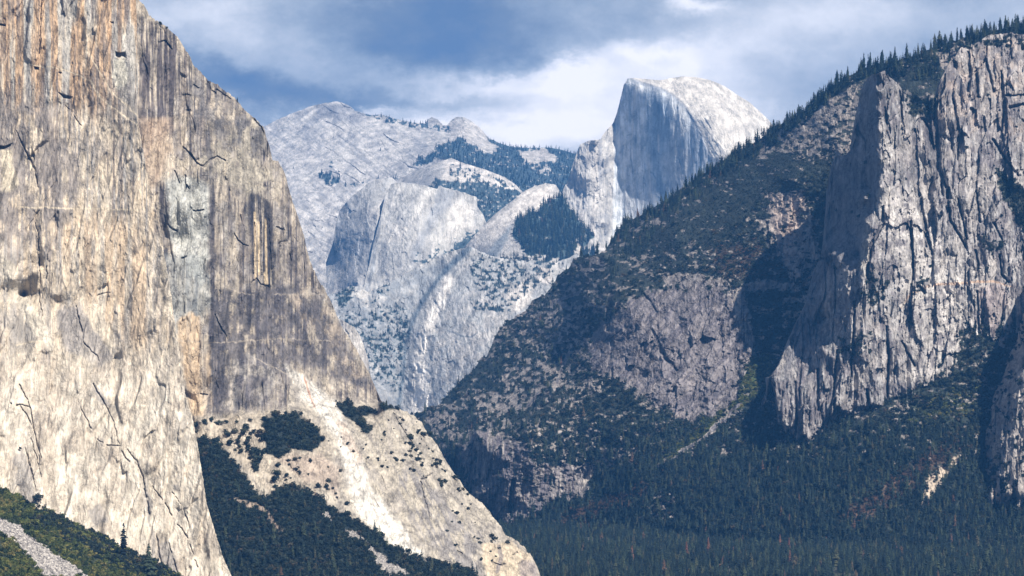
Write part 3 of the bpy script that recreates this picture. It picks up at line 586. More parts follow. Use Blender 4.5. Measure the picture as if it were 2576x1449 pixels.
for l, w in [([(1640, 828), (1650, 850), (1662, 880), (1672, 900), (1690, 915), (1702, 932)], [2, 5, 5, 4, 5, 2]), ([(1535, 740), (1532, 790), (1528, 830)], [5, 9, 4]), ([(1165, 1090), (1152, 1130), (1150, 1200)], [3, 8, 4]), ([(1190, 1110), (1188, 1170), (1180, 1240)], [2, 6, 5]),
    ([(1290, 1210), (1287, 1260), (1285, 1300)], [5, 7, 3]), ([(1235, 1180), (1228, 1210)], 4), ([(1620, 740), (1635, 760), (1650, 780)], [2, 4, 2]), ([(1930, 560), (1932, 610), (1940, 640)], [2, 5, 2]), ([(1540, 930), (1536, 960)], 3), ([(2240, 200), (2245, 240)], 3)]:
    gr = np.maximum(gr, s.line(l, w, 2))
s.mix(gr * .5, (.05, .05, .06)); vegc = vegc * (1 - gr)
rk = 1 - vegc
rel = 14 * fbm(U / 45, V / 35, 5, 2) + 10 * ridge((U + .4 * V) / 60, V / 170, 3, 4) + rk * (11 * facets((U + .25 * V) / 30, V / 70, 8) + 5 * facets(U / 11, V / 30, 9)) + 4 * fbm(U / 12, V / 10, 4, 3)
s.Y = y - .52 * (rel - 16 * gr)
s.veg = vegc; s.rust = rust; s.bright = bright; s.scar = scar
m_ridge = rock_mat('shrubby_granite', 4700, 1.1, .7)
o = s.build('mountainside', m_ridge, more=(0, 560), sides=(None, ((60, 10), (250, 20), (800, 80), (2000, 300))))
tag(o, 'dark forested mountainside rising from the gorge to the right skyline', 'mountain', kind='structure')
S_ridge = s

# ---------- 5. spire and cliffs on the right
top5 = [(1935, 950), (1948, 935), (1962, 915), (1975, 880), (2000, 820), (2030, 760), (2044, 705), (2050, 680), (2067, 645), (2075, 612), (2084, 530), (2090, 480), (2094, 420), (2105, 384), (2112, 392), (2130, 388), (2144, 371), (2150, 350), (2159, 277), (2166, 245), (2174, 212), (2182, 196), (2192, 188), (2206, 186), (2216, 180), (2226, 178), (2234, 190), (2246, 200), (2262, 212), (2272, 232), (2290, 250), (2300, 232), (2312, 245), (2330, 240), (2345, 250), (2358, 235), (2366, 205), (2380, 176), (2392, 152), (2402, 146), (2418, 120), (2440, 118), (2470, 100), (2485, 88), (2510, 86), (2545, 82), (2567, 88), (2640, 84)]
bot5 = [(1935, 975), (1950, 1010), (1957, 1080), (1975, 1105), (1990, 1122), (2037, 1140), (2080, 1110), (2124, 1075), (2184, 1060), (2237, 1045), (2284, 1030), (2350, 1025), (2417, 1050), (2470, 1060), (2640, 1060)]
s = Sheet(top5, bot5, 1935, 2640, jag=1.6, seed=5, jl=6)
U, V = s.U, s.V
litE = [(2208, 180), (2212, 240), (2214, 330), (2214, 420), (2212, 470)]         # the sunlit arete of the spire
y = rbf(line([(2208, 178, 4155), (2213, 330, 4120), (2214, 470, 4085), (2214, 560, 4075), (2212, 700, 4035)], 50) +
        line([(2180, 196, 4265), (2162, 260, 4270), (2150, 353, 4275), (2105, 384, 4330), (2094, 430, 4340), (2084, 533, 4340), (2068, 650, 4335), (2045, 705, 4330)], 50) +
        line([(2185, 470, 4180), (2170, 560, 4130), (2160, 640, 4120)], 40) + line([(2175, 500, 4120), (2178, 560, 4080), (2175, 700, 4050)], 40) +
        line([(2085, 640, 4170), (2110, 660, 4120), (2100, 800, 4075), (2070, 880, 4050)], 50) + line([(2040, 760, 4230), (2000, 850, 4190), (1960, 930, 4130)], 50) + line([(2075, 800, 4190), (2040, 900, 4110), (1975, 960, 4060)], 50) +
        [(1950, 1010, 4040), (1965, 1090, 4020), (1990, 1122, 4000), (2040, 1000, 4000), (2037, 1130, 3985), (2120, 1000, 3990), (2150, 850, 4010), (2184, 1060, 3985), (2230, 250, 4165), (2262, 215, 4210), (2260, 400, 4130), (2300, 600, 4080), (2250, 800, 4030), (2240, 1030, 3980), (2400, 1000, 3990), (2500, 1050, 3960), (2640, 1050, 3930)] +
        line([(2300, 260, 4260), (2310, 400, 4200), (2330, 520, 4150), (2345, 650, 4100)], 60) + line([(2345, 300, 4260), (2352, 400, 4190), (2365, 560, 4130)], 60) +
        [(2380, 180, 4270), (2390, 300, 4210), (2420, 500, 4130), (2450, 700, 4080), (2430, 860, 4040), (2480, 90, 4330), (2500, 250, 4260), (2640, 84, 4330), (2640, 400, 4190), (2560, 600, 4110), (2640, 800, 4020)], U, V)
big = fbm(U / 50, V / 80, 5, 2); mid = fbm(U / 14, V / 18, 5, 3); stv = fbm(U / 4.5, V / 60, 4, 5, .6); fin = fbm(U / 5, V / 5, 3, 4)
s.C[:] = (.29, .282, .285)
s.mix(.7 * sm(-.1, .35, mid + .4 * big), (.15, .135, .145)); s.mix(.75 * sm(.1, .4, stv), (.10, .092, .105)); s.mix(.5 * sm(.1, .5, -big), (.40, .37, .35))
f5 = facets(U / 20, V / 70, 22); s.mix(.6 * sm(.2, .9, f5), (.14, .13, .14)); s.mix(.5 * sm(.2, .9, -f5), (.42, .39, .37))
palem = np.maximum(s.poly([(2220, 470), (2300, 480), (2360, 560), (2440, 660), (2500, 700), (2540, 760), (2500, 900), (2420, 990), (2300, 960), (2260, 840), (2260, 720), (2225, 640)], 26), s.poly([(2215, 300), (2250, 380), (2240, 480), (2215, 470)], 8))
s.mix(.75 * palem * sm(-.7, .2, -mid), (.50, .475, .455)); s.mix(.6 * palem * sm(.2, .6, ridge(U / 12, V / 9, 4, 3)), (.24, .23, .24))
s.mix(.5 * s.poly([(1950, 960), (2100, 820), (2200, 740), (2220, 900), (2180, 1060), (1980, 1120)], 20) * sm(-.3, .4, mid + .3 * stv), (.17, .155, .165))
s.mix(.5 * s.poly([(2270, 100), (2576, 90), (2576, 350), (2380, 330)], 20) * sm(-.2, .5, -mid), (.36, .29, .25))
s.mix(.9 * s.line([(2265, 775), (2290, 740), (2340, 718), (2420, 712), (2500, 708), (2548, 722)], [1, 3, 3, 3.4, 3, 1]), (.46, .34, .26)); s.mix(.8 * s.line([(2265, 770), (2310, 745), (2345, 715)], 3.5), (.52, .49, .46))
s.mix(.7 * s.poly([(2455, 725), (2520, 715), (2535, 760), (2510, 840), (2470, 850)], 7), (.24, .20, .20))
s.mix(.8 * s.poly([(2150, 480), (2186, 480), (2190, 560), (2180, 700), (2158, 690)], 3), (.40, .375, .345)) 
s.mix(.7 * pmask(U, V, [(2180, 190), (2207, 185), (2212, 470), (2170, 600), (2160, 700), (2080, 640), (2060, 720), (2080, 800), (1970, 940), (2090, 440), (2150, 350)], 5), (.13, .13, .15))  # left face of the spire: its shade deepened in the rock colour
vg = np.maximum.reduce([s.poly([(2270, 225), (2310, 235), (2360, 240), (2340, 300), (2290, 290)], 12) * .75, s.poly([(2180, 700), (2240, 700), (2230, 760), (2160, 790)], 14) * .5, s.poly([(2500, 420), (2576, 480), (2600, 600), (2560, 560), (2515, 500)], 8) * .9, s.poly([(2100, 850), (2200, 840), (2200, 900), (2100, 900)], 14) * .4, s.poly([(2285, 720), (2330, 700), (2340, 712), (2290, 740)], 5) * .5,
    s.poly([(2476, 600), (2530, 605), (2520, 640), (2480, 640)], 8) * .5, s.poly([(2260, 990), (2420, 990), (2480, 1060), (2240, 1060)], 14) * .6, s.poly([(2420, 100), (2576, 90), (2576, 120), (2420, 130)], 8) * .5])
vegc = sm(0, .15, vg - .45 + .5 * (fbm(U / 9, V / 7, 4, 6))) 
s.mix(vegc, (.035, .042, .038)); s.veg = vegc
gr = np.zeros(U.shape)
for l, w in [([(2350, 250), (2356, 330), (2362, 420), (2372, 500)], [3, 6, 5, 2]), ([(2290, 560), (2300, 700)], 3), ([(2400, 250), (2410, 330), (2408, 400)], [2, 5, 2]), ([(2435, 130), (2440, 180), (2436, 230)], [2, 5, 2]), ([(2520, 180), (2526, 260), (2520, 330)], [2, 6, 2]), ([(2150, 760), (2146, 860), (2140, 960)], [2, 4, 2]), ([(2230, 820), (2236, 900), (2232, 1000)], [2, 4, 2]), ([(2060, 930), (2056, 1030)], 4), ([(2300, 330), (2303, 420), (2306, 480), (2345, 640)], [6, 9, 7, 3]), ([(2328, 300), (2340, 340), (2352, 400), (2380, 470)], [3, 6, 8, 3]), ([(2225, 270), (2232, 310), (2240, 335)], [2, 4.5, 2]), ([(2262, 230), (2270, 300), (2275, 340)], [2, 3, 1.5]), ([(2210, 190), (2216, 215), (2212, 225)], [3, 8, 2]),
    ([(2360, 245), (2372, 220), (2378, 190)], [3, 6, 2]), ([(2455, 180), (2460, 240)], 4), ([(2317, 500), (2322, 560), (2330, 620)], 2.5), ([(2380, 480), (2392, 560), (2430, 620)], 2.5), ([(2410, 500), (2432, 600)], 2), ([(2455, 480), (2466, 560)], 2), ([(2500, 560), (2520, 600)], 2.5),
    ([(2455, 630), (2460, 660), (2455, 700)], 2.5), ([(2515, 640), (2520, 690), (2540, 710)], 2), ([(2310, 720), (2325, 735)], 5), ([(2458, 730), (2460, 800), (2466, 850)], 2), ([(2500, 350), (2530, 400), (2560, 440)], 3), ([(2182, 700), (2190, 620), (2222, 560), (2222, 520)], [2, 4, 5, 2]), ([(2106, 880), (2100, 960), (2098, 1040)], 2.5),
    ([(2180, 980), (2190, 1040)], 2.5), ([(2000, 960), (2005, 1060), (1998, 1110)], [2, 4, 2]), ([(2270, 860), (2300, 920)], 2), ([(2530, 240), (2576, 238)], 2), ([(2480, 150), (2500, 230)], 3), ([(2540, 270), (2576, 262)], 4)]:
    gr = np.maximum(gr, s.line(l, w, 2))
gr2 = sm(.55, .8, ridge(U / 13, V / 90, 3, 5)) * sm(-.1, .3, fbm(U / 60, V / 90, 3, 1))
rel = 9 * facets(U / 34 + V / 200, V / 90, 10, 1.4, .4) + 7 * facets(U / 15, V / 60, 11, 1.3, .4) + 16 * facets(U / 52, V / 260, 15, 1.5, .3) + 18 * facets(U / 95, V / 300, 16, 1.5, .3) + 2.6 * facets(U / 6, V / 16, 12) + 5 * fbm(U / 30, V / 60, 4, 1) - 11 * gr2
keep = 1 - .8 * s.poly([(2094, 420), (2150, 353), (2180, 200), (2208, 190), (2214, 470), (2160, 690), (2070, 650)], 6)
s.Y = y - .50 * (1.2 * rel * keep - 24 * gr)
Rg = S_ridge                                             # bury the foot of the cliff in the slope
def ridge_depth(U, V):
    c = np.clip(np.searchsorted(Rg.U[0], U), 0, Rg.U.shape[1] - 1); tp_ = Rg.V[0][c]; bt_ = Rg.V[-1][c]
    r = np.clip((V - tp_) / (bt_ - tp_) * (Rg.U.shape[0] - 1), 0, Rg.U.shape[0] - 1).astype(int); return Rg.Y[r, c]
ft = np.interp(U, [p_[0] for p_ in bot5], [p_[1] for p_ in bot5]) - V
kf = 1 - sm(0, 46, ft + 14 * fbm(U / 12, V / 12, 3, 2)); s.Y = s.Y * (1 - kf) + (ridge_depth(U, V) + 14) * kf
s.mix(gr * .5, (.06, .06, .07))  # gully shading deepened by darkening the groove colour
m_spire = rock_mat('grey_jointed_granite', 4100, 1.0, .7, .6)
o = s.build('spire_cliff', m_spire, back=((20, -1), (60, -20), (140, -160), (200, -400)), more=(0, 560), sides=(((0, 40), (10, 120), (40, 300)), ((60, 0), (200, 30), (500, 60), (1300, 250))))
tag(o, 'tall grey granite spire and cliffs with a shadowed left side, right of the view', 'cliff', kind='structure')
S_spire = s

# ---------- 6. nearest buttress at the right edge
left6 = [(700, 2600), (750, 2582), (800, 2572), (863, 2556), (893, 2532), (940, 2516), (976, 2490), (1033, 2452), (1076, 2430), (1116, 2426), (1132, 2442), (1150, 2462), (1200, 2468), (1240, 2452), (1262, 2436), (1300, 2432), (1330, 2430)]
s = Sheet(left6, [(700, 2660), (1330, 2660)], 700, 1330, v_mode=True, jag=0, seed=6)
s.U[:] = s.U + (1 - (s.U - s.U[:, :1]) / (2660 - s.U[:, :1] + 1e-6)) * (3 * fbm(s.V / 9, s.V * 0, 4, 2))
U, V = s.U, s.V
y = rbf(line([(2600, 700, 4020), (2556, 863, 4010), (2516, 940, 4000), (2452, 1033, 3990), (2428, 1100, 3960), (2462, 1150, 3900), (2460, 1220, 3850), (2434, 1300, 3780)], 50) +
        line([(2630, 700, 3900), (2580, 900, 3860), (2545, 1000, 3840), (2520, 1100, 3820), (2525, 1200, 3780), (2530, 1300, 3740)], 50) + [(2660, 900, 3850), (2660, 1100, 3810), (2660, 1300, 3730), (2480, 1060, 3930), (2490, 1290, 3740), (2448, 1290, 3770)], U, V)
mid = fbm(U / 12, V / 18, 5, 3); stv = fbm(U / 4, V / 60, 4, 5, .6)
s.C[:] = (.36, .33, .31); s.mix(.6 * sm(-.1, .5, mid + .4 * stv), (.19, .175, .18)); s.mix(.6 * s.poly([(2440, 1230), (2520, 1210), (2560, 1290), (2440, 1290)], 8) * sm(-.2, .3, mid), (.42, .33, .27))
vegc = sm(.1, .3, fbm(U / 9, V / 8, 4, 6) + .6 * s.poly([(2440, 1130), (2500, 1150), (2530, 1230), (2470, 1240)], 14) + .5 * s.poly([(2430, 1290), (2620, 1290), (2620, 1330), (2430, 1330)], 10) - .35)
s.mix(vegc, (.035, .042, .038)); s.veg = vegc
gr = np.zeros(U.shape)
for l, w in [([(2540, 1020), (2525, 1100), (2518, 1190)], [3, 6, 4]), ([(2520, 1200), (2524, 1280)], 5), ([(2500, 1240), (2504, 1290)], 4), ([(2460, 1250), (2458, 1290)], 3), ([(2560, 1100), (2556, 1200)], 3), ([(2552, 1230), (2550, 1290)], 3)]: gr = np.maximum(gr, s.line(l, w, 2))
kf = sm(1230, 1300, V); y = y * (1 - kf) + (ridge_depth(U, V) + 10) * kf
s.Y = y - .47 * (12 * facets(U / 18, V / 110, 13) + 4 * facets(U / 8, V / 25, 14) + 4 * fbm(U / 20, V / 40, 4, 1) - 12 * gr)
o = s.build('rock_buttress', m_spire, back=((20, -1), (80, -60), (200, -300)), more=(0, 150), sides=(((10, 60), (30, 160), (60, 400)), ((20, 60), (60, 200), (90, 500))))
tag(o, 'steep grey rock buttress cut by the right edge of the view', 'cliff', kind='structure')
S_butt = s

# ---------- 7. far country
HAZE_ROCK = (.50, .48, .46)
def far(name, top, bot, u0, u1, pts, base, paint, rough, label, cat='mountain', Yk=None, step=1.0, seed=0, jag=1.0, back=((15, -1), (60, -14), (200, -90), (500, -320)), sides=(None, None), more=(0, 0), **kw):
    s = Sheet(top, bot, u0, u1, jag=jag, seed=seed, step=step, **kw)
    U, V = s.U, s.V
    s.C[:] = base
    s.Y = rbf(pts, U, V); k = s.Y.mean() / F
    ft_ = facets((U * .8 + V * .3) / 30, (V * .8 - U * .3) / 46, 23 + seed); s.mix(.5 * sm(.1, .9, ft_), (.30, .30, .31)); s.mix(.5 * sm(.1, .9, -ft_), (.60, .57, .54))
    paint(s, U, V)
    s.Y = s.Y - k * rough(U, V, s)
    o = s.build(name, rock_mat(name + '_rock', Yk or s.Y.mean(), .55, .5, .7), back=back, sides=sides, more=more)
    tag(o, label, cat, kind='structure'); return s

# 7a highest ridge
topA = [(600, 345), (664, 319), (711, 294), (754, 278), (784, 266), (817, 259), (844, 255), (864, 259), (884, 269), (894, 279), (931, 289), (961, 288), (991, 298), (1044, 308), (1071, 311), (1074, 301), (1087, 294), (1101, 301), (1114, 314), (1124, 316), (1137, 301), (1147, 294), (1164, 294), (1184, 303), (1204, 318), (1217, 331), (1222, 339), (1231, 348), (1261, 362), (1294, 370), (1331, 372), (1374, 371), (1411, 376), (1434, 384), (1470, 392), (1560, 420)]
def pA(s, U, V):
    mid = fbm(U / 20, V / 16, 5, 3); d1 = fbm((U * .8 + V * .6) / 60, (V * .8 - U * .6) / 6, 4, 4, .6); d2 = fbm((U * .6 + V * .8) / 7, (V * .6 - U * .8) / 60, 4, 5, .6)
    s.mix(.55 * sm(-.1, .5, mid), (.27, .265, .27)); s.mix(.5 * sm(.05, .5, d1), (.24, .24, .25)); s.mix(.5 * sm(.1, .5, -d2), (.52, .50, .47))
    s.mix(.6 * s.poly([(790, 262), (900, 262), (960, 290), (900, 310), (830, 300), (790, 290)], 10), (.20, .20, .215))
    s.mix(.5 * s.poly([(1120, 300), (1210, 320), (1240, 370), (1160, 350), (1130, 350)], 8), (.5, .47, .44))
    v = np.maximum.reduce([s.poly([(1226, 346), (1300, 360), (1440, 372), (1470, 400), (1440, 470), (1420, 520), (1330, 500), (1250, 470), (1180, 420), (1130, 400), (1085, 412), (1035, 416), (1060, 395), (1110, 365), (1150, 345), (1200, 372), (1240, 385), (1255, 372)], 6) * .95,
        s.poly([(880, 268), (960, 286), (1060, 306), (1130, 315), (1130, 330), (1060, 326), (960, 306), (890, 285)], 4) * .55, s.poly([(800, 440), (830, 430), (860, 450), (850, 462), (810, 456)], 6) * .8, s.poly([(830, 395), (838, 395), (840, 440), (825, 440)], 4) * .6,
        s.poly([(1110, 445), (1300, 470), (1400, 460), (1400, 600), (1180, 640), (1120, 500)], 6) * .95, s.poly([(860, 460), (1000, 440), (1000, 452), (870, 475)], 6) * .4])
    out = np.maximum(s.poly([(1308, 376), (1360, 378), (1400, 398), (1396, 410), (1340, 410), (1312, 392)], 5), s.poly([(1330, 412), (1380, 420), (1390, 436), (1360, 436)], 5) * .6)
    v = v * (1 - .85 * out); s.mix(out * .8, (.48, .45, .42))
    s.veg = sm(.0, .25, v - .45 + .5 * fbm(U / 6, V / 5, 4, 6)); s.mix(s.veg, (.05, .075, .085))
def rA(U, V, s): return 20 * fbm(U / 60, V / 50, 5, 2) + 7 * facets((U * .8 + V * .5) / 50, (V * .8 - U * .5) / 14, 3) + 2.5 * fbm(U / 8, V / 6, 4, 3) + 12 * fbm((U * .6 + V * .8) / 25, (V * .6 - U * .8) / 120, 3, 4)
SA = far('high_ridge', topA, 800, 600, 1560, line([(600, 345, 14500), (850, 255, 14500), (1080, 300, 14300), (1230, 348, 14000), (1560, 420, 13500)], 100) + [(700, 500, 12600), (800, 620, 12000), (950, 450, 12900), (1040, 420, 12900), (1130, 395, 12600), (1170, 300, 14000), (1120, 330, 14000), (1300, 470, 12200), (1400, 600, 11300), (600, 800, 11000), (1000, 800, 10500), (1560, 800, 10500)],
         HAZE_ROCK, pA, rA, 'broad pale blue granite ridge on the far skyline with a rounded summit', seed=11, jag=.9, more=(400, 0), sides=(((-60, 0), (-300, 60), (-1200, 200)), ((60, 0), (300, 60), (900, 200))))

# 7b pale domes below the ridge
topB = [(900, 520), (930, 484), (965, 466), (1000, 452), (1040, 432), (1080, 420), (1110, 405), (1135, 397), (1165, 410), (1220, 426), (1270, 446), (1298, 465), (1330, 500), (1360, 560)]
def pB(s, U, V):
    s.mix(.9 * s.poly([(1120, 400), (1140, 397), (1220, 425), (1300, 465), (1300, 480), (1240, 468), (1180, 456), (1112, 452), (1118, 430)], 4), (.62, .58, .54))
    s.mix(.4 * sm(0, .5, fbm((U * .9 - V * .4) / 50, (V * .9 + U * .4) / 6, 4, 4)), (.3, .3, .31))
    v = s.poly([(1100, 455), (1180, 458), (1300, 478), (1360, 540), (1360, 800), (1000, 800), (1060, 480)], 4) * .9 + .46 * s.poly([(1130, 405), (1300, 465), (1290, 475), (1130, 450)], 6)
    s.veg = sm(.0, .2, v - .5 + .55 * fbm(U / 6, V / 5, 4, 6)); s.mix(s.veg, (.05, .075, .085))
SB = far('bald_dome', topB, 780, 900, 1360, [(900, 520, 11600), (1000, 452, 11700), (1135, 397, 11700), (1298, 465, 11500), (1360, 560, 11300), (1110, 455, 11000), (1000, 600, 10500), (1200, 600, 10300), (1300, 700, 9900), (950, 780, 9900), (1360, 780, 9600)],
         (.42, .405, .39), pB, lambda U, V, s: 6 * fbm(U / 50, V / 40, 5, 2) + 3 * facets((U * .9 - V * .4) / 40, (V * .9 + U * .4) / 12, 3) + 2 * fbm(U / 7, V / 6, 4, 3), 'low bald white dome with scattered trees below the far ridge', 'dome', seed=12, jag=.8)
topC = [(820, 660), (838, 610), (845, 560), (856, 528), (872, 508), (895, 486), (925, 462), (950, 450), (985, 446), (1010, 470), (1060, 520)]
def pC(s, U, V):
    s.mix(.5 * sm(-.2, .5, fbm(U / 10, V / 40, 5, 3)), (.25, .26, .28)); s.mix(.9 * s.poly([(835, 590), (870, 600), (920, 600), (915, 640), (860, 640)], 10), (.30, .31, .33))
SC = far('rounded_buttress', topC, 900, 820, 1060, [(820, 660, 10520), (856, 528, 10560), (985, 446, 10600), (950, 540, 10300), (1060, 520, 10700), (940, 600, 10225), (930, 650, 10170), (900, 710, 10080), (870, 620, 10380), (850, 900, 9900), (1060, 900, 9900)],
         (.37, .365, .36), pC, lambda U, V, s: 9 * fbm(U / 40, V / 70, 5, 2) + 3 * facets(U / 20, V / 40, 3) + 2 * fbm(U / 6, V / 8, 4, 3), 'grey rounded buttress left of the pale dome face', 'cliff', seed=13, jag=.8)
topD = [(880, 760), (915, 720), (930, 660), (940, 610), (955, 555), (968, 495), (985, 462), (1010, 459), (1040, 461), (1070, 467), (1100, 476), (1104, 468), (1130, 475), (1170, 485), (1200, 497), (1196, 512), (1215, 540), (1240, 600), (1260, 640)]
def pD(s, U, V):
    s.mix(.8 * s.poly([(985, 462), (1100, 477), (1095, 500), (1030, 560), (1060, 470)], 8), (.60, .58, .55)); s.mix(.7 * s.poly([(1130, 500), (1195, 515), (1180, 560), (1140, 600), (1120, 560)], 12), (.60, .57, .53))
    s.mix(.75 * s.poly([(1102, 474), (1140, 482), (1150, 500), (1090, 560), (1060, 640), (1030, 650), (1080, 540), (1098, 510)], 8), (.30, .31, .33))
    s.mix(.6 * s.line([(965, 500), (945, 600), (935, 680), (920, 740)], [4, 6, 7, 6], 5), (.22, .24, .27)); s.mix(.4 * sm(0, .5, fbm(U / 6, V / 50, 4, 4)), (.34, .34, .35))  # first stroke: thin shade along the left edge, put into the colour
    v = .8 * s.poly([(1150, 600), (1260, 560), (1260, 700), (1120, 720)], 14) + .5 * s.poly([(1040, 640), (1180, 600), (1160, 700), (1000, 760)], 20)
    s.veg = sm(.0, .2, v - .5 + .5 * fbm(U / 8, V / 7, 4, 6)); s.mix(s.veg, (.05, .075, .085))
SD = far('dome_face', topD, 1000, 880, 1260, [(880, 760, 10040), (940, 610, 10190), (985, 462, 10420), (1010, 480, 10350)] + line([(1101, 476, 10330), (1085, 520, 10240), (1055, 580, 10130), (1035, 650, 10030)]) + [(1000, 600, 10130), (1000, 700, 10000), (1150, 500, 10420), (1200, 497, 10440), (1120, 600, 10220), (1150, 700, 9950), (1260, 640, 10100), (950, 800, 9880), (880, 1000, 9400), (1260, 1000, 9300)],
         (.44, .43, .41), pD, lambda U, V, s: 6 * fbm(U / 40, V / 60, 5, 2) + 3 * facets(U / 26, V / 50, 3) + 2 * fbm(U / 6, V / 8, 4, 3), 'pale flat topped dome with a steep smooth face in the far valley', 'dome', seed=14, jag=.8)
# 7c sloping white slab
topE = [(1130, 660), (1165, 625), (1200, 585), (1230, 552), (1262, 525), (1292, 503), (1320, 480), (1345, 468), (1372, 461), (1398, 464), (1420, 500), (1460, 560), (1520, 620)]
def pE(s, U, V):
    d = fbm((U * .8 - V * -.6) / 80, (V * .8 + U * .6) / 5, 4, 4, .6)
    s.mix(.9 * s.poly([(1225, 560), (1290, 510), (1330, 480), (1398, 466), (1385, 505), (1360, 522), (1300, 548), (1250, 600), (1200, 620), (1160, 640), (1180, 600)], 6), (.64, .60, .56)); s.mix(.45 * sm(.0, .5, d), (.36, .35, .35))
    s.mix(.7 * s.line([(1240, 640), (1265, 600), (1285, 570)], [14, 10, 4], 6), (.20, .24, .28))
    v = np.maximum.reduce([.98 * s.poly([(1385, 505), (1410, 490), (1500, 590), (1470, 620), (1400, 650), (1330, 640), (1290, 600), (1300, 555), (1360, 525)], 6), .6 * s.poly([(1240, 650), (1500, 620), (1500, 700), (1240, 720)], 12), .4 * s.poly([(1100, 680), (1400, 660), (1400, 900), (1100, 800)], 30)])
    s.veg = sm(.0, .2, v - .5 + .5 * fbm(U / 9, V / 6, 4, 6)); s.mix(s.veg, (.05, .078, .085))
    s.mix(.7 * s.poly([(1440, 600), (1470, 595), (1465, 625), (1430, 640)], 4), (.5, .47, .44))
SE = far('white_slab', topE, 1000, 1130, 1520, [(1130, 660, 9600), (1230, 552, 9580), (1372, 461, 9800), (1398, 464, 9820), (1520, 620, 9300), (1300, 560, 9350), (1250, 650, 9000), (1400, 600, 9150), (1350, 700, 8700), (1450, 680, 8900), (1150, 800, 8800), (1200, 1000, 8200), (1520, 1000, 8200)],
         (.42, .405, .39), pE, lambda U, V, s: 6 * fbm(U / 40, V / 50, 5, 2) + 3 * facets((U * .7 + V * .7) / 40, (V * .7 - U * .7) / 10, 3) + 2.5 * fbm(U / 7, V / 7, 4, 3), 'bright striated granite slab sloping down left towards the gorge', 'cliff', seed=15, jag=.8)
# 7d gorge walls
topG = [(700, 700), (800, 745), (850, 735), (880, 720), (905, 720), (925, 735), (950, 725), (1000, 700), (1060, 665), (1110, 640), (1150, 628), (1180, 620), (1225, 640), (1260, 650), (1330, 655), (1400, 660), (1450, 640), (1520, 660)]
def pG(s, U, V):
    st = fbm(U / 6, V / 60, 4, 4, .6); mid = fbm(U / 16, V / 16, 5, 3)
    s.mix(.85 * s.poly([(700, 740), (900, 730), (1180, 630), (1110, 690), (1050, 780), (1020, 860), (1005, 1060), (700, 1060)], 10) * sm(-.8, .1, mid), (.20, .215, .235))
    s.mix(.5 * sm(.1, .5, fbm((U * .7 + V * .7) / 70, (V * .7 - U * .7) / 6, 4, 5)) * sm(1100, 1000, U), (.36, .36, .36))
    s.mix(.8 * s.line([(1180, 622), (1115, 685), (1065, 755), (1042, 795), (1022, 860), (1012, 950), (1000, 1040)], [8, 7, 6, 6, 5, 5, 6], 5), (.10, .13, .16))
    s.mix(.95 * s.line([(1132, 700), (1115, 740), (1092, 790), (1068, 850), (1056, 900), (1062, 960), (1060, 1020)], [8, 12, 12, 13, 12, 20, 28], 10) * sm(-1.2, -.2, -mid + .4), (.85, .80, .74))
    s.mix(.6 * s.poly([(1060, 820), (1180, 760), (1260, 740), (1280, 800), (1240, 860), (1180, 940), (1120, 990), (1080, 900)], 16) * sm(-.5, .4, -mid), (.52, .49, .46))
    s.mix(.6 * s.poly([(1120, 730), (1200, 700), (1260, 700), (1250, 760), (1150, 800)], 14) * sm(-.2, .4, st), (.30, .31, .33))
    s.mix(.8 * s.poly([(1276, 730), (1330, 700), (1345, 720), (1330, 770), (1290, 790)], 6), (.58, .54, .50)); s.mix(.8 * s.poly([(1345, 672), (1385, 672), (1392, 700), (1380, 716), (1350, 705)], 5), (.55, .51, .48)); s.mix(.7 * s.poly([(890, 735), (925, 720), (930, 740), (900, 750)], 4), (.6, .57, .53))
    s.mix(.7 * s.line([(1130, 832), (1160, 845), (1185, 848), (1200, 838)], 2.2), (.12, .14, .17))
    v = np.maximum.reduce([.5 * s.poly([(1190, 640), (1420, 650), (1380, 700), (1330, 740), (1280, 770), (1200, 740), (1180, 700)], 10), .6 * s.poly([(1180, 752), (1290, 770), (1290, 792), (1200, 780)], 6), .5 * s.poly([(850, 780), (1000, 760), (1040, 800), (1010, 1000), (940, 960), (880, 860)], 20), .7 * s.poly([(835, 740), (890, 715), (900, 735), (860, 780)], 6), .5 * s.poly([(950, 720), (1000, 700), (960, 760), (930, 770)], 6)])
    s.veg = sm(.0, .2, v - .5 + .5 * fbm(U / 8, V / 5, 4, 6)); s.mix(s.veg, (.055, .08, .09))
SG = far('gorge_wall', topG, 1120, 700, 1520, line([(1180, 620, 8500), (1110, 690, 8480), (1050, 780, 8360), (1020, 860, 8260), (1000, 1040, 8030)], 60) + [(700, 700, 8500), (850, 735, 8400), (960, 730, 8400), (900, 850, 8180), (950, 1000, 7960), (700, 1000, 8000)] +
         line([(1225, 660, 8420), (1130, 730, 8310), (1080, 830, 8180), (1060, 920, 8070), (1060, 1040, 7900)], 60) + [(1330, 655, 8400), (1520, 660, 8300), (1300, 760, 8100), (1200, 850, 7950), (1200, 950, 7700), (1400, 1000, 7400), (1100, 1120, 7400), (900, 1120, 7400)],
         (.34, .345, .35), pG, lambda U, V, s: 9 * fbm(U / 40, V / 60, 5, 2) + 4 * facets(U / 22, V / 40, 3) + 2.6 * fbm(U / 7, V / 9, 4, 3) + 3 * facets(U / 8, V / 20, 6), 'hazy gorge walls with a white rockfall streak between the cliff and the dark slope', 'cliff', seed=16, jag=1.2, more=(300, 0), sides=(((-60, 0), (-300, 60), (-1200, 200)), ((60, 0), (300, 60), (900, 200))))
topH = [(840, 812), (851, 802), (862, 806), (872, 812), (890, 822), (903, 840), (912, 862), (922, 890), (928, 930), (940, 975)]
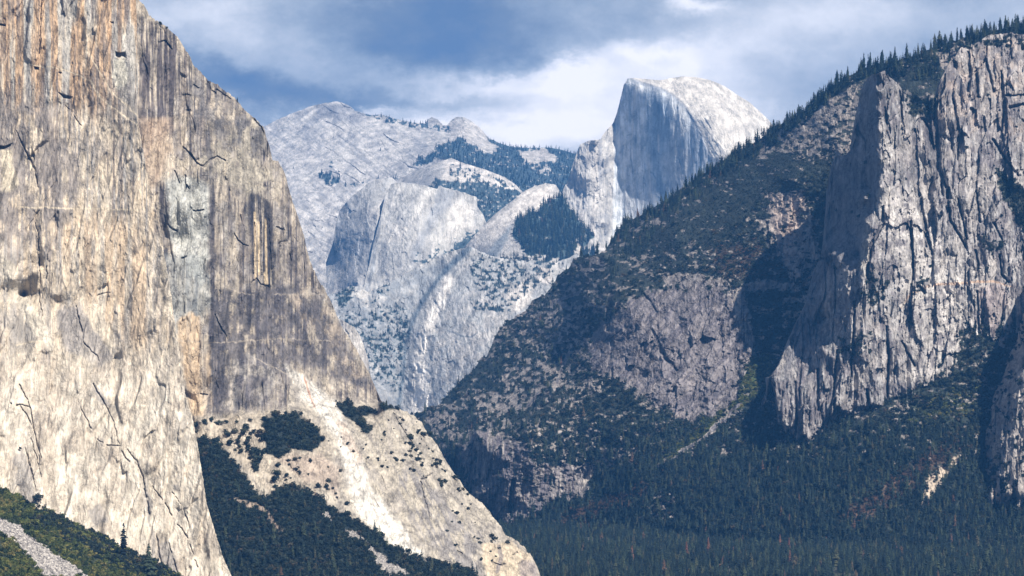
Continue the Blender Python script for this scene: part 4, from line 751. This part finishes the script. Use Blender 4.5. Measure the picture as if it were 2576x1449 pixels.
SH = far('pale_buttress', topH, 1060, 840, 940, [(840, 812, 6100), (890, 822, 6050), (940, 975, 6100), (840, 1060, 5900), (900, 950, 5950), (940, 1060, 5900)], (.40, .38, .36), lambda s, U, V: s.mix(.5 * sm(0, .5, fbm(U / 4, V / 40, 4, 4)), (.24, .23, .24)),
         lambda U, V, s: 4 * facets(U / 10, V / 40, 3) + 3 * fbm(U / 10, V / 30, 4, 3), 'small pale buttress peeking out behind the left wall', 'cliff', seed=17, jag=1.)

# 7e the half dome
topK = [(1385, 560), (1402, 521), (1409, 494), (1429, 451), (1445, 401), (1457, 368), (1461, 362), (1482, 354), (1500, 352), (1512, 350), (1515, 341), (1529, 324), (1542, 311), (1552, 284), (1562, 244), (1569, 214), (1579, 197), (1595, 196), (1619, 198), (1659, 202), (1692, 196), (1719, 192), (1752, 194), (1785, 201), (1822, 216), (1852, 237), (1885, 257), (1912, 281), (1934, 302), (1970, 350), (2010, 430)]
edge = [(1582, 198), (1605, 206), (1629, 213), (1655, 221), (1675, 230), (1695, 243), (1719, 266), (1739, 293), (1755, 321), (1769, 351), (1779, 377), (1785, 400), (1795, 460), (1800, 560)]
facep = [(1579, 197)] + edge[1:] + [(1800, 700), (1542, 700), (1540, 500), (1542, 330), (1556, 280), (1566, 230)]
def pK(s, U, V):
    st = fbm(U / 4.5, V / 90, 4, 4, .6); st2 = fbm(U / 14, V / 160, 4, 7); mid = fbm(U / 16, V / 16, 5, 3)
    face = pmask(U, V, facep, 2); s.face = face
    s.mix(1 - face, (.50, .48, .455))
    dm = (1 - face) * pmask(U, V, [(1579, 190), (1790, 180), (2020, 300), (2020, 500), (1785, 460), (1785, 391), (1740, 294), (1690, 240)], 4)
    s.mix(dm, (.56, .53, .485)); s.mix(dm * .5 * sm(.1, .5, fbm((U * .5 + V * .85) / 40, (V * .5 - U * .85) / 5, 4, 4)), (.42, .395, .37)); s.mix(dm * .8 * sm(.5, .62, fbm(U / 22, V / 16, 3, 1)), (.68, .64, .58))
    s.mix(face * .9, (.62, .645, .67)); s.mix(face * .7 * sm(.0, .35, st), (.33, .36, .40)); s.mix(face * .5 * sm(.1, .5, -st2), (.46, .45, .43))  # cut face tinted pale blue: distance haze put into its colour
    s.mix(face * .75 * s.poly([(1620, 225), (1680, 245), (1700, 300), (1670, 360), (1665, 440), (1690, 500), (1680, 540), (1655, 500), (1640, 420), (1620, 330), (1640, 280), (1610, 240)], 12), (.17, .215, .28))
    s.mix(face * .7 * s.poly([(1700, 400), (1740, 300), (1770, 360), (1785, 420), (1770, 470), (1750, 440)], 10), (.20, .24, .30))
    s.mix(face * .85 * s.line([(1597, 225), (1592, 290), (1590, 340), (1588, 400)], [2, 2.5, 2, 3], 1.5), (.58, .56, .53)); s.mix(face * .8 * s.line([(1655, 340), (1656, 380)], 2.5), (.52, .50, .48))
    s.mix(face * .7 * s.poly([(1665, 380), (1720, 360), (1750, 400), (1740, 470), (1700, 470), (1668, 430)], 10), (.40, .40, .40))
    s.mix(.6 * lmask(U, V, edge, 5, 4), (.20, .22, .26)); s.mix(.7 * lmask(U, V, [(a + 9, b - 4) for a, b in edge[1:]], 2.5, 2), (.66, .63, .58))  # edge shading put into the colour: dark inside the cut, bright rim outside
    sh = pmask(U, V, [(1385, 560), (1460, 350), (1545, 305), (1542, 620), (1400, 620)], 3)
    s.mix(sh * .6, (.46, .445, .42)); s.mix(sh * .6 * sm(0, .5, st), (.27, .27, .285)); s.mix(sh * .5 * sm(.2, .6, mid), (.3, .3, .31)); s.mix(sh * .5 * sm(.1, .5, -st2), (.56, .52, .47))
def yK(U, V):
    P_ = line([(1579, 197, 11560), (1605, 206, 11600), (1655, 221, 11650), (1695, 243, 11640), (1739, 293, 11570), (1769, 351, 11480), (1785, 400, 11420), (1800, 560, 11300)], 25)   # the edge of the cut face
    P_ += line([(1579, 205, 11660), (1560, 250, 11640), (1545, 330, 11600)], 40)
    return P_
ptsK = line([(1605, 207, 11530), (1655, 222, 11435), (1695, 244, 11355), (1739, 294, 11260), (1769, 351, 11195), (1785, 400, 11150), (1800, 560, 11055)], 30) + line([(1579, 197, 11580), (1562, 244, 11620), (1545, 311, 11640), (1543, 450, 11560), (1542, 600, 11450)], 40) + \
    [(1650, 400, 11400), (1700, 450, 11280), (1620, 550, 11380), (1700, 650, 11210)] + \
    line([(1500, 352, 11500), (1461, 362, 11560), (1429, 451, 11560), (1402, 521, 11520), (1385, 560, 11500)], 60) + [(1520, 400, 11500), (1480, 450, 11440), (1520, 560, 11350), (1450, 560, 11400), (1500, 640, 11200), (1400, 640, 11300)] + \
    line([(1610, 197, 11640), (1692, 196, 11600), (1752, 194, 11600), (1822, 216, 11600), (1912, 281, 11620), (1970, 350, 11600), (2010, 430, 11550)], 50) + [(1720, 230, 11390), (1800, 280, 11230), (1860, 330, 11210), (1830, 400, 11080), (1900, 420, 11150), (2010, 600, 11100), (1850, 600, 10900)]
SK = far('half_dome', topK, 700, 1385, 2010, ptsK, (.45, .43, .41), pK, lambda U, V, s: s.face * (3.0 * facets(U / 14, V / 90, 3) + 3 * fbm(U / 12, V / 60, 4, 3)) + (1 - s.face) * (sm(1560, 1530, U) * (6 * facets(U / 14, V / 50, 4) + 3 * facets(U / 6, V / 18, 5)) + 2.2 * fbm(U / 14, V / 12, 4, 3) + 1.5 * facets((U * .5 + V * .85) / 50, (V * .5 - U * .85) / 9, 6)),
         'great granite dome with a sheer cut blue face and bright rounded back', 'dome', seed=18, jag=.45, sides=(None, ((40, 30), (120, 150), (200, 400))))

# ---------- 8. valley floor
FL = -188.
m_floor, nt, N, L = newmat('forest_floor')
out = N.new('ShaderNodeOutputMaterial'); bs = N.new('ShaderNodeBsdfPrincipled'); bs.inputs['Roughness'].default_value = 1
geo = N.new('ShaderNodeNewGeometry'); t = N.new('ShaderNodeTexNoise'); t.inputs['Scale'].default_value = .04; t.inputs['Detail'].default_value = 8; L.new(geo.outputs['Position'], t.inputs['Vector'])
cr = N.new('ShaderNodeValToRGB'); cr.color_ramp.elements[0].color = (.018, .024, .02, 1); cr.color_ramp.elements[1].color = (.075, .07, .05, 1); cr.color_ramp.elements[0].position = .35; cr.color_ramp.elements[1].position = .75
L.new(t.outputs[0], cr.inputs[0]); L.new(cr.outputs[0], bs.inputs['Base Color']); L.new(bs.outputs[0], out.inputs['Surface'])
gx = np.linspace(-6000, 6000, 121); gy = np.linspace(-1500, 16000, 176)
GX, GY = np.meshgrid(gx, gy); GZ = FL + 4 * fbm(GX / 300, GY / 300, 4, 2) + 60 * sm(4600, 9000, GY) - 40 * sm(2300, 600, GY)
near = sm(1900, 300, np.hypot(GX, GY)); GZ = GZ + near * 218 - 0
V_ = np.stack([GX, GY, GZ], -1).reshape(-1, 3); ii = np.arange(len(V_)).reshape(GX.shape)
Fq = np.stack([ii[:-1, :-1], ii[:-1, 1:], ii[1:, 1:], ii[1:, :-1]], -1).reshape(-1, 4)
me = bpy.data.meshes.new('ground'); me.vertices.add(len(V_)); me.vertices.foreach_set('co', V_.reshape(-1).astype(np.float32)); me.loops.add(Fq.size); me.loops.foreach_set('vertex_index', Fq.reshape(-1).astype(np.int32))
me.polygons.add(len(Fq)); me.polygons.foreach_set('loop_start', np.arange(0, Fq.size, 4, dtype=np.int32)); me.update(calc_edges=True); me.materials.append(m_floor)
# keep the line of sight free: the viewpoint stands on a rise behind which the ground drops away
co = V_.copy(); lim = (HV - 1500) / F * np.maximum(co[:, 1], 1); front = co[:, 1] > -200; co[:, 2] = np.where(front, np.minimum(co[:, 2], lim - 3), np.minimum(co[:, 2], -3)); co[:, 2] = np.minimum(co[:, 2], -3)
far_ok = co[:, 1] > 3000; co[:, 2] = np.where(far_ok, V_[:, 2], co[:, 2])
me.vertices.foreach_set('co', co.reshape(-1).astype(np.float32)); me.update()
o = bpy.data.objects.new('ground', me); COL.objects.link(o); tag(o, 'dark valley floor under the forest', 'ground', kind='structure')

# =================================================================== VEGETATION
rs = np.random.RandomState(11)
# forest on the valley floor
n = 39000
Yv = np.sqrt(rs.uniform(3150. ** 2, 4650. ** 2, n)); uv = rs.uniform(950, 2950, n)
Pv = W(uv, 0 * uv, Yv); Pv[:, 2] = FL + 4 * fbm(Pv[:, 0] / 300, Pv[:, 1] / 300, 4, 2) - 1
hv = rs.uniform(7, 15.5, n) * (1 + .4 * (rs.rand(n) > .9))
isind = (Yv < 3420) & (uv > 1290) & (uv < 2600)
cl = fbm(Pv[:, 0] / 60, Pv[:, 1] / 60, 4, 3) > -.5
front_idx = np.nonzero(isind & cl)[0]; front_idx = front_idx[np.argsort(Yv[front_idx])][:110]
mask = cl.copy(); mask[front_idx] = False
scatter('valley_forest', Pv[mask], hv[mask], 'conifers', 'dense dark conifer forest covering the valley floor', 'forest', 1, 1.15)
# right mountain: oaks and conifers
s = S_ridge; U, V = s.U, s.V
vis = s.veg * (1 - .0 * V)
P_, _ = pick(s, vis * (1 - .75 * s.rust) * (1 - s.bright) * sm(560, 900, V + .35 * (U - 1500)) , 15000, rs)
scatter('slope_oak_woods', P_ - [0, 0, 1.2], rs.uniform(3.2, 7.5, len(P_)), 'oaks', 'dark oak scrub covering the right mountainside', 'woods', 2)
P_, _ = pick(s, vis * (1 - .8 * s.rust) * (sm(1040, 1120, V + 0 * U) * .9 + .9 * pmask(U, V, [(1540, 600), (2100, 215), (2640, 50), (2640, 160), (2300, 200), (2150, 200), (2000, 330), (1800, 470), (1640, 600), (1540, 700)], 14) + .25 * sm(1500, 1400, U)), 9000, rs)
scatter('slope_conifer_woods', P_ - [0, 0, 1.5], rs.uniform(7, 15, len(P_)), 'conifers', 'conifer woods on the lower slopes and below the right skyline', 'woods', 3)
tl = V - V[:1]; P_, _ = pick(s, (tl < 30) * (U > 1535) * (.4 + (fbm(U / 25, V / 30, 3, 2) > -.1)), 620, rs)
scatter('skyline_conifer_woods', P_ - [0, 0, 1.5], rs.uniform(7, 17, len(P_)) * 1.1, 'conifers', 'dense conifers massed just behind the right skyline row', 'woods', 33, 1.1)
P_, _ = pick(s, s.veg * pmask(U, V, [(1560, 640), (1900, 420), (2150, 330), (2150, 700), (1700, 720)], 20), 2600, rs)
scatter('low_brush', P_ - [0, 0, .8], rs.uniform(1.5, 3.0, len(P_)), 'oaks', 'low brush on the open upper slope', 'brush', 4)
P_, _ = pick(s, s.veg * s.rust * sm(-.5, .3, fbm(U / 14, V / 9, 4, 2)), 1100, rs); scatter('rust_brush', P_ - [0, 0, 1], rs.uniform(2.5, 4.5, len(P_)), 'rust_oaks', 'rust brown brush in bands on the right slope', 'brush', 5)
P_, _ = pick(s, s.veg * s.bright, 900, rs); scatter('green_thicket', P_ - [0, 0, 1], rs.uniform(2.5, 5, len(P_)), 'bright_green_oaks', 'bright green thicket along the gully edge', 'thicket', 6)
P_, _ = pick(S_spire, S_spire.veg, 900, rs); scatter('cliff_bushes', P_ - [0, 0, 1], rs.uniform(2.5, 6, len(P_)), 'oaks', 'dark bushes in the ledges of the grey cliffs', 'bushes', 7)
P_, _ = pick(S_butt, S_butt.veg, 500, rs); scatter('buttress_bushes', P_ - [0, 0, 1], rs.uniform(2.5, 6, len(P_)), 'oaks', 'dark bushes on the buttress at the right edge', 'bushes', 8)
# left slopes
s = S_wall
P_, q = pick(s, s.veg, 5200, rs); scatter('talus_oak_forest', P_ - [0, 0, 1.2], rs.uniform(3.2, 6.5, len(P_)), 'oaks', 'dark green oak forest on the talus below the left wall', 'forest', 9)
P_, q = pick(s, s.veg * sm(1150, 1250, s.V), 420, rs); scatter('talus_conifers', P_ - [0, 0, 1.2], rs.uniform(8, 14, len(P_)), 'conifers', 'conifers rising out of the oak forest below the left wall', 'woods', 10)
s = S_slope
P_, q = pick(s, s.veg, 8200, rs); scatter('hillside_oaks', P_ - [0, 0, .8], rs.uniform(2.6, 5.5, len(P_)), 'bright_green_oaks', 'bright green oaks covering the nearest hillside', 'woods', 11)
P_, q = pick(s, s.veg * sm(70, 30, s.V - np.interp(s.U, [p[0] for p in top3], [p[1] for p in top3])) * sm(60, 140, s.U), 900, rs); scatter('dark_crest_oaks', P_ - [0, 0, .8], rs.uniform(3, 6, len(P_)), 'oaks', 'dark oaks along the crest of the nearest hillside', 'woods', 12)  # plain oak leaf colours, darker than the rest of the hillside
P_, q = pick(s, s.tal, 10000, rs); scatter('boulder_chute', P_, rs.uniform(.7, 1.9, len(P_)) ** 1.6, 'rocks', 'grey boulders filling the chute at bottom left', 'boulders', 13, 1.2, 1.)
P_, q = pick(S_wall, tal2 * 1.0, 2600, rs); scatter('talus_boulders', P_, rs.uniform(.4, 1.6, len(P_)) ** 1.2, 'rocks', 'pale boulders in the talus streak below the white slabs', 'boulders', 14, 1.2, 1.)
# far forests
P_, q = pick(SA, SA.veg * (U.shape is not None), 3000, rs); scatter('far_ridge_forest', P_, rs.uniform(9, 20, len(P_)), 'conifers', 'hazy conifer forest on the far ridge', 'forest', 15)
P_, q = pick(SB, SB.veg, 1500, rs); scatter('dome_forest', P_, rs.uniform(9, 18, len(P_)), 'conifers', 'hazy conifers around the bald white dome', 'forest', 16)
P_, q = pick(SE, SE.veg, 1800, rs); scatter('slab_forest', P_, rs.uniform(12, 26, len(P_)), 'conifers', 'hazy blue conifers below the striated slab', 'forest', 17)
P_, q = pick(SG, SG.veg, 1500, rs); scatter('gorge_woods', P_, rs.uniform(4, 9, len(P_)), 'conifers', 'hazy woods on the gorge ledges', 'forest', 18)

# ---- individual trees
def tree(name, kind_meshes, loc, h, label, cat, group=None, rz=0., wide=1.):
    e = bpy.data.objects.new(name, None); COL.objects.link(e); e.location = loc; e.empty_display_size = 2
    tag(e, label, cat, group)
    e.scale = (h * wide, h * wide, h); e.rotation_euler = (0, 0, rz)
    for nm, me in kind_meshes:
        c = bpy.data.objects.new(nm, me); COL.objects.link(c); c.parent = e
    return e
TR = trunk_mesh(.97, .014, 1, BARK); TRO = trunk_mesh(.7, .035, 2, BARK)
CON = [[('crown', conifer_crown(1, w, 200 + i, NEEDLE, lv, 10, b)), ('trunk', TR)] for i, (w, lv, b) in enumerate([(.16, 17, .08), (.20, 18, .12), (.14, 16, .16), (.22, 18, .06), (.17, 15, .2), (.13, 19, .05)])]
OAK = [[('crown', leafy_crown(1, w, 300 + i, LEAF, 260, 6)), ('trunk', TRO)] for i, w in enumerate([.55, .68, .6, .5])]
# skyline trees of the right ridge
n = 190
us = np.sort(1528 + (2600 - 1528) * (np.arange(n) + rs.uniform(-2.6, 2.6, n)) / n)
for i, u in enumerate(us):
    tv = float(np.interp(u, *S_ridge.top)); p, r, c = S_ridge.at(u, tv + abs(rs.normal(0, 5)) + 1)
    h = rs.choice([rs.uniform(5, 10), rs.uniform(9, 15), rs.uniform(14, 21)], p=[.25, .45, .3]) * (1 + .08 * (u > 2050))
    tree('pine_tree', CON[rs.randint(6)], p - A([0, 0, 1.0]), h, 'dark conifer in the row along the right ridge skyline', 'tree', 'skyline conifers on the right ridge', rs.uniform(0, 6.28), rs.uniform(.95, 1.35))
for i in front_idx:
    tree('pine_tree', CON[rs.randint(6)], Pv[i], hv[i] * 1.05, 'conifer in the front rows of the valley forest at the bottom edge', 'tree', 'front row conifers of the valley forest', rs.uniform(0, 6.28), 1.05)
RUST = leaf_mat('dead_needles', [(0, (.13, .055, .045)), (1, (.17, .085, .06))])
REDC = [('crown', conifer_crown(1, .17, 400, RUST, 16, 9, .1, .8)), ('trunk', TR)]
for u, v in ((1782, 1400), (1727, 1412), (1962, 1392), (1985, 1396), (2420, 1388), (1987, 1436), (1590, 1418)):
    Yd = -FL / ((v - HV) / F); tree('dead_pine_tree', REDC, A([(u - CU) / F * Yd, Yd, FL]), 19 + (u % 5), 'reddish brown dead conifer among the green trees of the valley forest', 'tree', 'reddish dead conifers of the valley forest', u)
# single conifers against the pale rock, bottom left
def single(sheet, u, vb, vt, lab, k, wide=1., mat=None):
    p, r, c = sheet.at(u, vb); h = (vb - vt) / F * p[1]
    return tree('pine_tree', CON[k], p - A([0, 0, .5]), h, lab, 'tree', None, 1.3 * k, wide)
single(S_slope, 311, 1408, 1316, 'thin sparse conifer standing against the pale cliff foot at lower left', 2, 1.15)
single(S_slope, 374, 1456, 1368, 'broad dark conifer at the bottom edge right of the thin sparse conifer', 3, 1.15)
single(S_wall, 972, 1020, 1004, 'little conifer on the notch where the left wall meets the slabs', 1, 1.6)
single(S_wall, 597, 257, 243, 'tiny lone tree on the falling skyline of the left wall', 0, 1.3)
single(S_ridge, 1503, 640, 606, 'lone pointed conifer on the spur crest below the great dome', 0, 1.2)
single(S_ridge, 1462, 652, 618, 'left conifer of the pair on the spur rim below the great dome', 4, 1.3)
single(S_ridge, 1069, 1040, 1010, 'small conifer at the gorge mouth where the dark slope begins', 5, 1.2)
# lone shrubs on the left wall and slabs
for (u, v, hh, lb) in ((404, 66, 13, 'round dark tree at the top of the left wall skyline'), (420, 74, 9, 'low dark shrub just below the round tree on the left skyline'), (97, 1262, 22, 'dark bush growing in the foot crack of the cream prow'), (52, 1131, 10, 'tiny dark bush in a crack of the cream prow')):
    sh_ = S_prow if u in (97, 52) else S_wall
    p, r, c = sh_.at(u, v); tree('oak_tree', OAK[int(u) % 4], p - A([0, 2.5, .5]), hh / F * p[1], lb, 'bush', None, u, .9)
# oak shrubs dotted over talus and slabs
spots = []
reg = [([(490, 1062), (650, 1056), (650, 1200), (600, 1160), (540, 1105), (495, 1095)], 26, (9, 18)), ([(820, 1110), (960, 1040), (1050, 1060), (1150, 1220), (1010, 1200), (900, 1150)], 60, (4, 11)), ([(1060, 1070), (1130, 1180), (1260, 1360), (1180, 1380), (1100, 1250), (1000, 1100)], 30, (5, 13)), ([(690, 1150), (860, 1150), (880, 1280), (800, 1240), (740, 1210), (690, 1230)], 26, (5, 14)), ([(1120, 1250), (1300, 1370), (1230, 1440), (1100, 1340)], 16, (5, 12))]
for pl, n, (a_, b_) in reg:
    lo = A(pl).min(0); hi = A(pl).max(0); k = 0
    while k < n:
        u, v = rs.uniform(lo[0], hi[0]), rs.uniform(lo[1], hi[1])
        if pmask(A([[u]]), A([[v]]), pl, 1)[0, 0] > .5:
            p, r, c = S_wall.at(u, v)
            if abs(S_wall.V[r, c] - v) < 4 and S_wall.veg[r, c] < .4: spots.append((p, rs.uniform(a_, b_)))
            k += 1
for k, (u, v, hh) in enumerate([(493, 1078, 18), (515, 1070, 20), (545, 1115, 16), (572, 1100, 17), (580, 1120, 20), (600, 1118, 16), (612, 1095, 20), (625, 1112, 18), (640, 1140, 20), (650, 1150, 22), (650, 1165, 22), (655, 1100, 26), (662, 1110, 22), (700, 1200, 22), (690, 1215, 20), (1082, 1098, 16), (1052, 1092, 16), (1040, 1125, 12), (1048, 1136, 12), (1108, 1166, 12), (1096, 1172, 12), (1153, 1235, 12), (1066, 1100, 18)]):
    p, r, c = S_wall.at(u, v); spots.append((p, hh))
for p, hh in spots:
    tree('oak_tree', OAK[rs.randint(4)], p - A([0, 0, .6]), hh / F * p[1], 'dark round oak shrub dotted on the pale talus and slabs below the left wall', 'bush', 'oak shrubs dotted on the pale slabs', rs.uniform(0, 6.28), rs.uniform(.9, 1.3))

# =================================================================== AIR, SKY, LIGHT
hz, nt, N, L = newmat('haze_air')
out = N.new('ShaderNodeOutputMaterial'); pv = N.new('ShaderNodeVolumePrincipled')
pv.inputs['Color'].default_value = (.10, .38, 1.0, 1); pv.inputs['Density'].default_value = 3.9e-5; pv.inputs['Anisotropy'].default_value = .0
L.new(pv.outputs[0], out.inputs['Volume'])
x0, x1, y0, y1, z0, z1 = -6200, 6200, -1700, 16400, -420, 1560
me = bpy.data.meshes.new('haze'); vs_ = [(x, y_, z) for z in (z0, z1) for y_ in (y0, y1) for x in (x0, x1)]
me.from_pydata(vs_, [], [(0, 2, 3, 1), (4, 5, 7, 6), (0, 1, 5, 4), (2, 6, 7, 3), (0, 4, 6, 2), (1, 3, 7, 5)]); me.materials.append(hz); me.update()
o = bpy.data.objects.new('haze', me); COL.objects.link(o); tag(o, 'thin blue haze filling the valley air', 'haze', kind='stuff')

SUN_A, SUN_E = math.radians(38), math.radians(47)
w = bpy.data.worlds.new('World'); sc.world = w; w.use_nodes = True; nt = w.node_tree; N, L = nt.nodes, nt.links; N.clear()
out = N.new('ShaderNodeOutputWorld'); bg = N.new('ShaderNodeBackground')
sky = N.new('ShaderNodeTexSky'); sky.sky_type = 'NISHITA'; sky.sun_disc = False; sky.sun_elevation = SUN_E
sky.sun_rotation = math.pi - SUN_A; sky.altitude = 1400; sky.air_density = 1.0; sky.dust_density = .4; sky.ozone_density = 3.0
tc = N.new('ShaderNodeTexCoord'); sp = N.new('ShaderNodeSeparateXYZ'); L.new(tc.outputs['Generated'], sp.inputs[0])
yy = mth(nt, 'MAXIMUM', sp.outputs[1], .02)
au = mth(nt, 'DIVIDE', sp.outputs[0], yy); av = mth(nt, 'DIVIDE', sp.outputs[2], yy)       # bearing and elevation tangents of the cloud deck
# warp for ragged edges
def noise(scale, det, rough, sx, sy, off):
    cb = N.new('ShaderNodeCombineXYZ'); L.new(mth(nt, 'MULTIPLY', au, sx), cb.inputs[0]); L.new(mth(nt, 'MULTIPLY', av, sy), cb.inputs[1]); cb.inputs[2].default_value = off
    t = N.new('ShaderNodeTexNoise'); t.inputs['Scale'].default_value = scale; t.inputs['Detail'].default_value = det; t.inputs['Roughness'].default_value = rough; L.new(cb.outputs[0], t.inputs['Vector']); return t
wn = noise(22, 8, .65, 1, 1.6, 3.)
sw = N.new('ShaderNodeSeparateXYZ'); L.new(wn.outputs['Color'], sw.inputs[0])
wu = mth(nt, 'ADD', au, mth(nt, 'MULTIPLY', mth(nt, 'SUBTRACT', sw.outputs[0], .5), .055)); wv = mth(nt, 'ADD', av, mth(nt, 'MULTIPLY', mth(nt, 'SUBTRACT', sw.outputs[1], .5), .034))
def blob(u, v, ru, rv, amp, tilt=0., p=1.):
    cu, cv = (u - CU) / F, (HV - v) / F; ru /= F; rv /= F
    dx = mth(nt, 'SUBTRACT', wu, cu); dy = mth(nt, 'SUBTRACT', wv, cv); c, s_ = math.cos(tilt), math.sin(tilt)
    a = mth(nt, 'MULTIPLY', mth(nt, 'ADD', mth(nt, 'MULTIPLY', dx, c), mth(nt, 'MULTIPLY', dy, s_)), 1 / ru)
    b = mth(nt, 'MULTIPLY', mth(nt, 'SUBTRACT', mth(nt, 'MULTIPLY', dy, c), mth(nt, 'MULTIPLY', dx, s_)), 1 / rv)
    r = mth(nt, 'ADD', mth(nt, 'MULTIPLY', a, a), mth(nt, 'MULTIPLY', b, b))
    return mth(nt, 'MULTIPLY', mth(nt, 'EXPONENT', mth(nt, 'MULTIPLY', mth(nt, 'POWER', r, p), -1)), amp)
n1 = noise(10, 9, .62, 1, 1.5, 1.); n2 = noise(44, 7, .65, 1, 1.5, 5.)
lum = mth(nt, 'ADD', mth(nt, 'MULTIPLY', mth(nt, 'SUBTRACT', n1.outputs[0], .5), 1.0), mth(nt, 'MULTIPLY', mth(nt, 'SUBTRACT', n2.outputs[0], .5), .45))
lum = mth(nt, 'ADD', lum, .42)
for b_ in [(560, 90, 260, 70, .22, -.3), (420, 30, 200, 60, .10), (960, 30, 260, 60, -.10), (700, 215, 230, 50, -.30, -.2), (560, 170, 150, 60, -.2, -.5), (1080, 110, 330, 60, -.36), (980, 240, 260, 28, -.16), (1150, 20, 260, 60, -.22), (1290, 205, 260, 38, .40), (1380, 325, 400, 60, .38), (1560, 260, 260, 110, .30), (1640, 150, 70, 34, .25), (1480, 190, 80, 26, .2), (1680, 160, 150, 60, .24), (1790, 110, 110, 60, .14), (1745, 0, 70, 30, .42), (1900, 180, 150, 70, .16),
           (1160, 320, 200, 30, .22), (690, 300, 90, 18, .40), (930, 268, 130, 12, .30), (2020, 60, 330, 120, .14), (1930, 190, 170, 60, -.06), (2350, 20, 300, 60, .12), (1900, 270, 120, 40, .14)]:
    lum = mth(nt, 'ADD', lum, blob(*b_))
cr = N.new('ShaderNodeValToRGB'); cr.color_ramp.elements[0].position = 0; cr.color_ramp.elements[1].position = 1
E = cr.color_ramp.elements; E[0].color = (.13, .185, .30, 1); E[1].color = (1.15, 1.08, 1.02, 1)
for p, c in ((.18, (.20, .245, .325)), (.38, (.34, .385, .45)), (.58, (.56, .585, .63)), (.78, (.85, .84, .86))): e = E.new(p); e.color = (*c, 1)
L.new(lum, cr.inputs[0])
# clouds fill the eastern sky ahead and break up towards the sun
cov = noise(3, 5, .55, 1, 1, 9.)
fr = N.new('ShaderNodeMapRange'); L.new(sp.outputs[1], fr.inputs[0]); fr.inputs[1].default_value = .25; fr.inputs[2].default_value = .8; fr.inputs[3].default_value = .0; fr.inputs[4].default_value = 1.
ss = N.new('ShaderNodeVectorMath'); ss.operation = 'SCALE'; L.new(sky.outputs[0], ss.inputs[0]); ss.inputs['Scale'].default_value = .28
cs = N.new('ShaderNodeVectorMath'); cs.operation = 'SCALE'; L.new(cr.outputs[0], cs.inputs[0]); cs.inputs['Scale'].default_value = 7.5
mx = N.new('ShaderNodeMix'); mx.data_type = 'RGBA'; L.new(fr.outputs[0], mx.inputs[0]); L.new(ss.outputs[0], mx.inputs[6]); L.new(cs.outputs[0], mx.inputs[7])
L.new(mx.outputs[2], bg.inputs[0]); bg.inputs[1].default_value = .11; L.new(bg.outputs[0], out.inputs[0])

ld = bpy.data.lights.new('sun', 'SUN'); ld.energy = 5.0; ld.angle = math.radians(.53); ld.color = (1., .92, .80)
lo = bpy.data.objects.new('sun', ld); COL.objects.link(lo)
from mathutils import Vector
d = Vector((math.sin(SUN_A) * math.cos(SUN_E), -math.cos(SUN_A) * math.cos(SUN_E), math.sin(SUN_E)))
lo.rotation_euler = d.to_track_quat('Z', 'Y').to_euler(); lo.location = d * 3000
cd = bpy.data.cameras.new('camera'); cam = bpy.data.objects.new('camera', cd); COL.objects.link(cam); sc.camera = cam
cd.sensor_width = 36; cd.lens = F / 2576 * 36; cd.shift_y = (HV - 724.5) / 2576; cd.clip_start = 1; cd.clip_end = 60000
cam.location = (0, 0, 0); cam.rotation_euler = (math.pi / 2, 0, 0)
vs = sc.view_settings; vs.view_transform = 'Standard'; vs.look = 'None'; vs.exposure = .76; vs.gamma = 1
sc.cycles.use_denoising = True; sc.cycles.max_bounces = 4; sc.cycles.diffuse_bounces = 2; sc.cycles.volume_bounces = 0
sc.cycles.use_adaptive_sampling = True
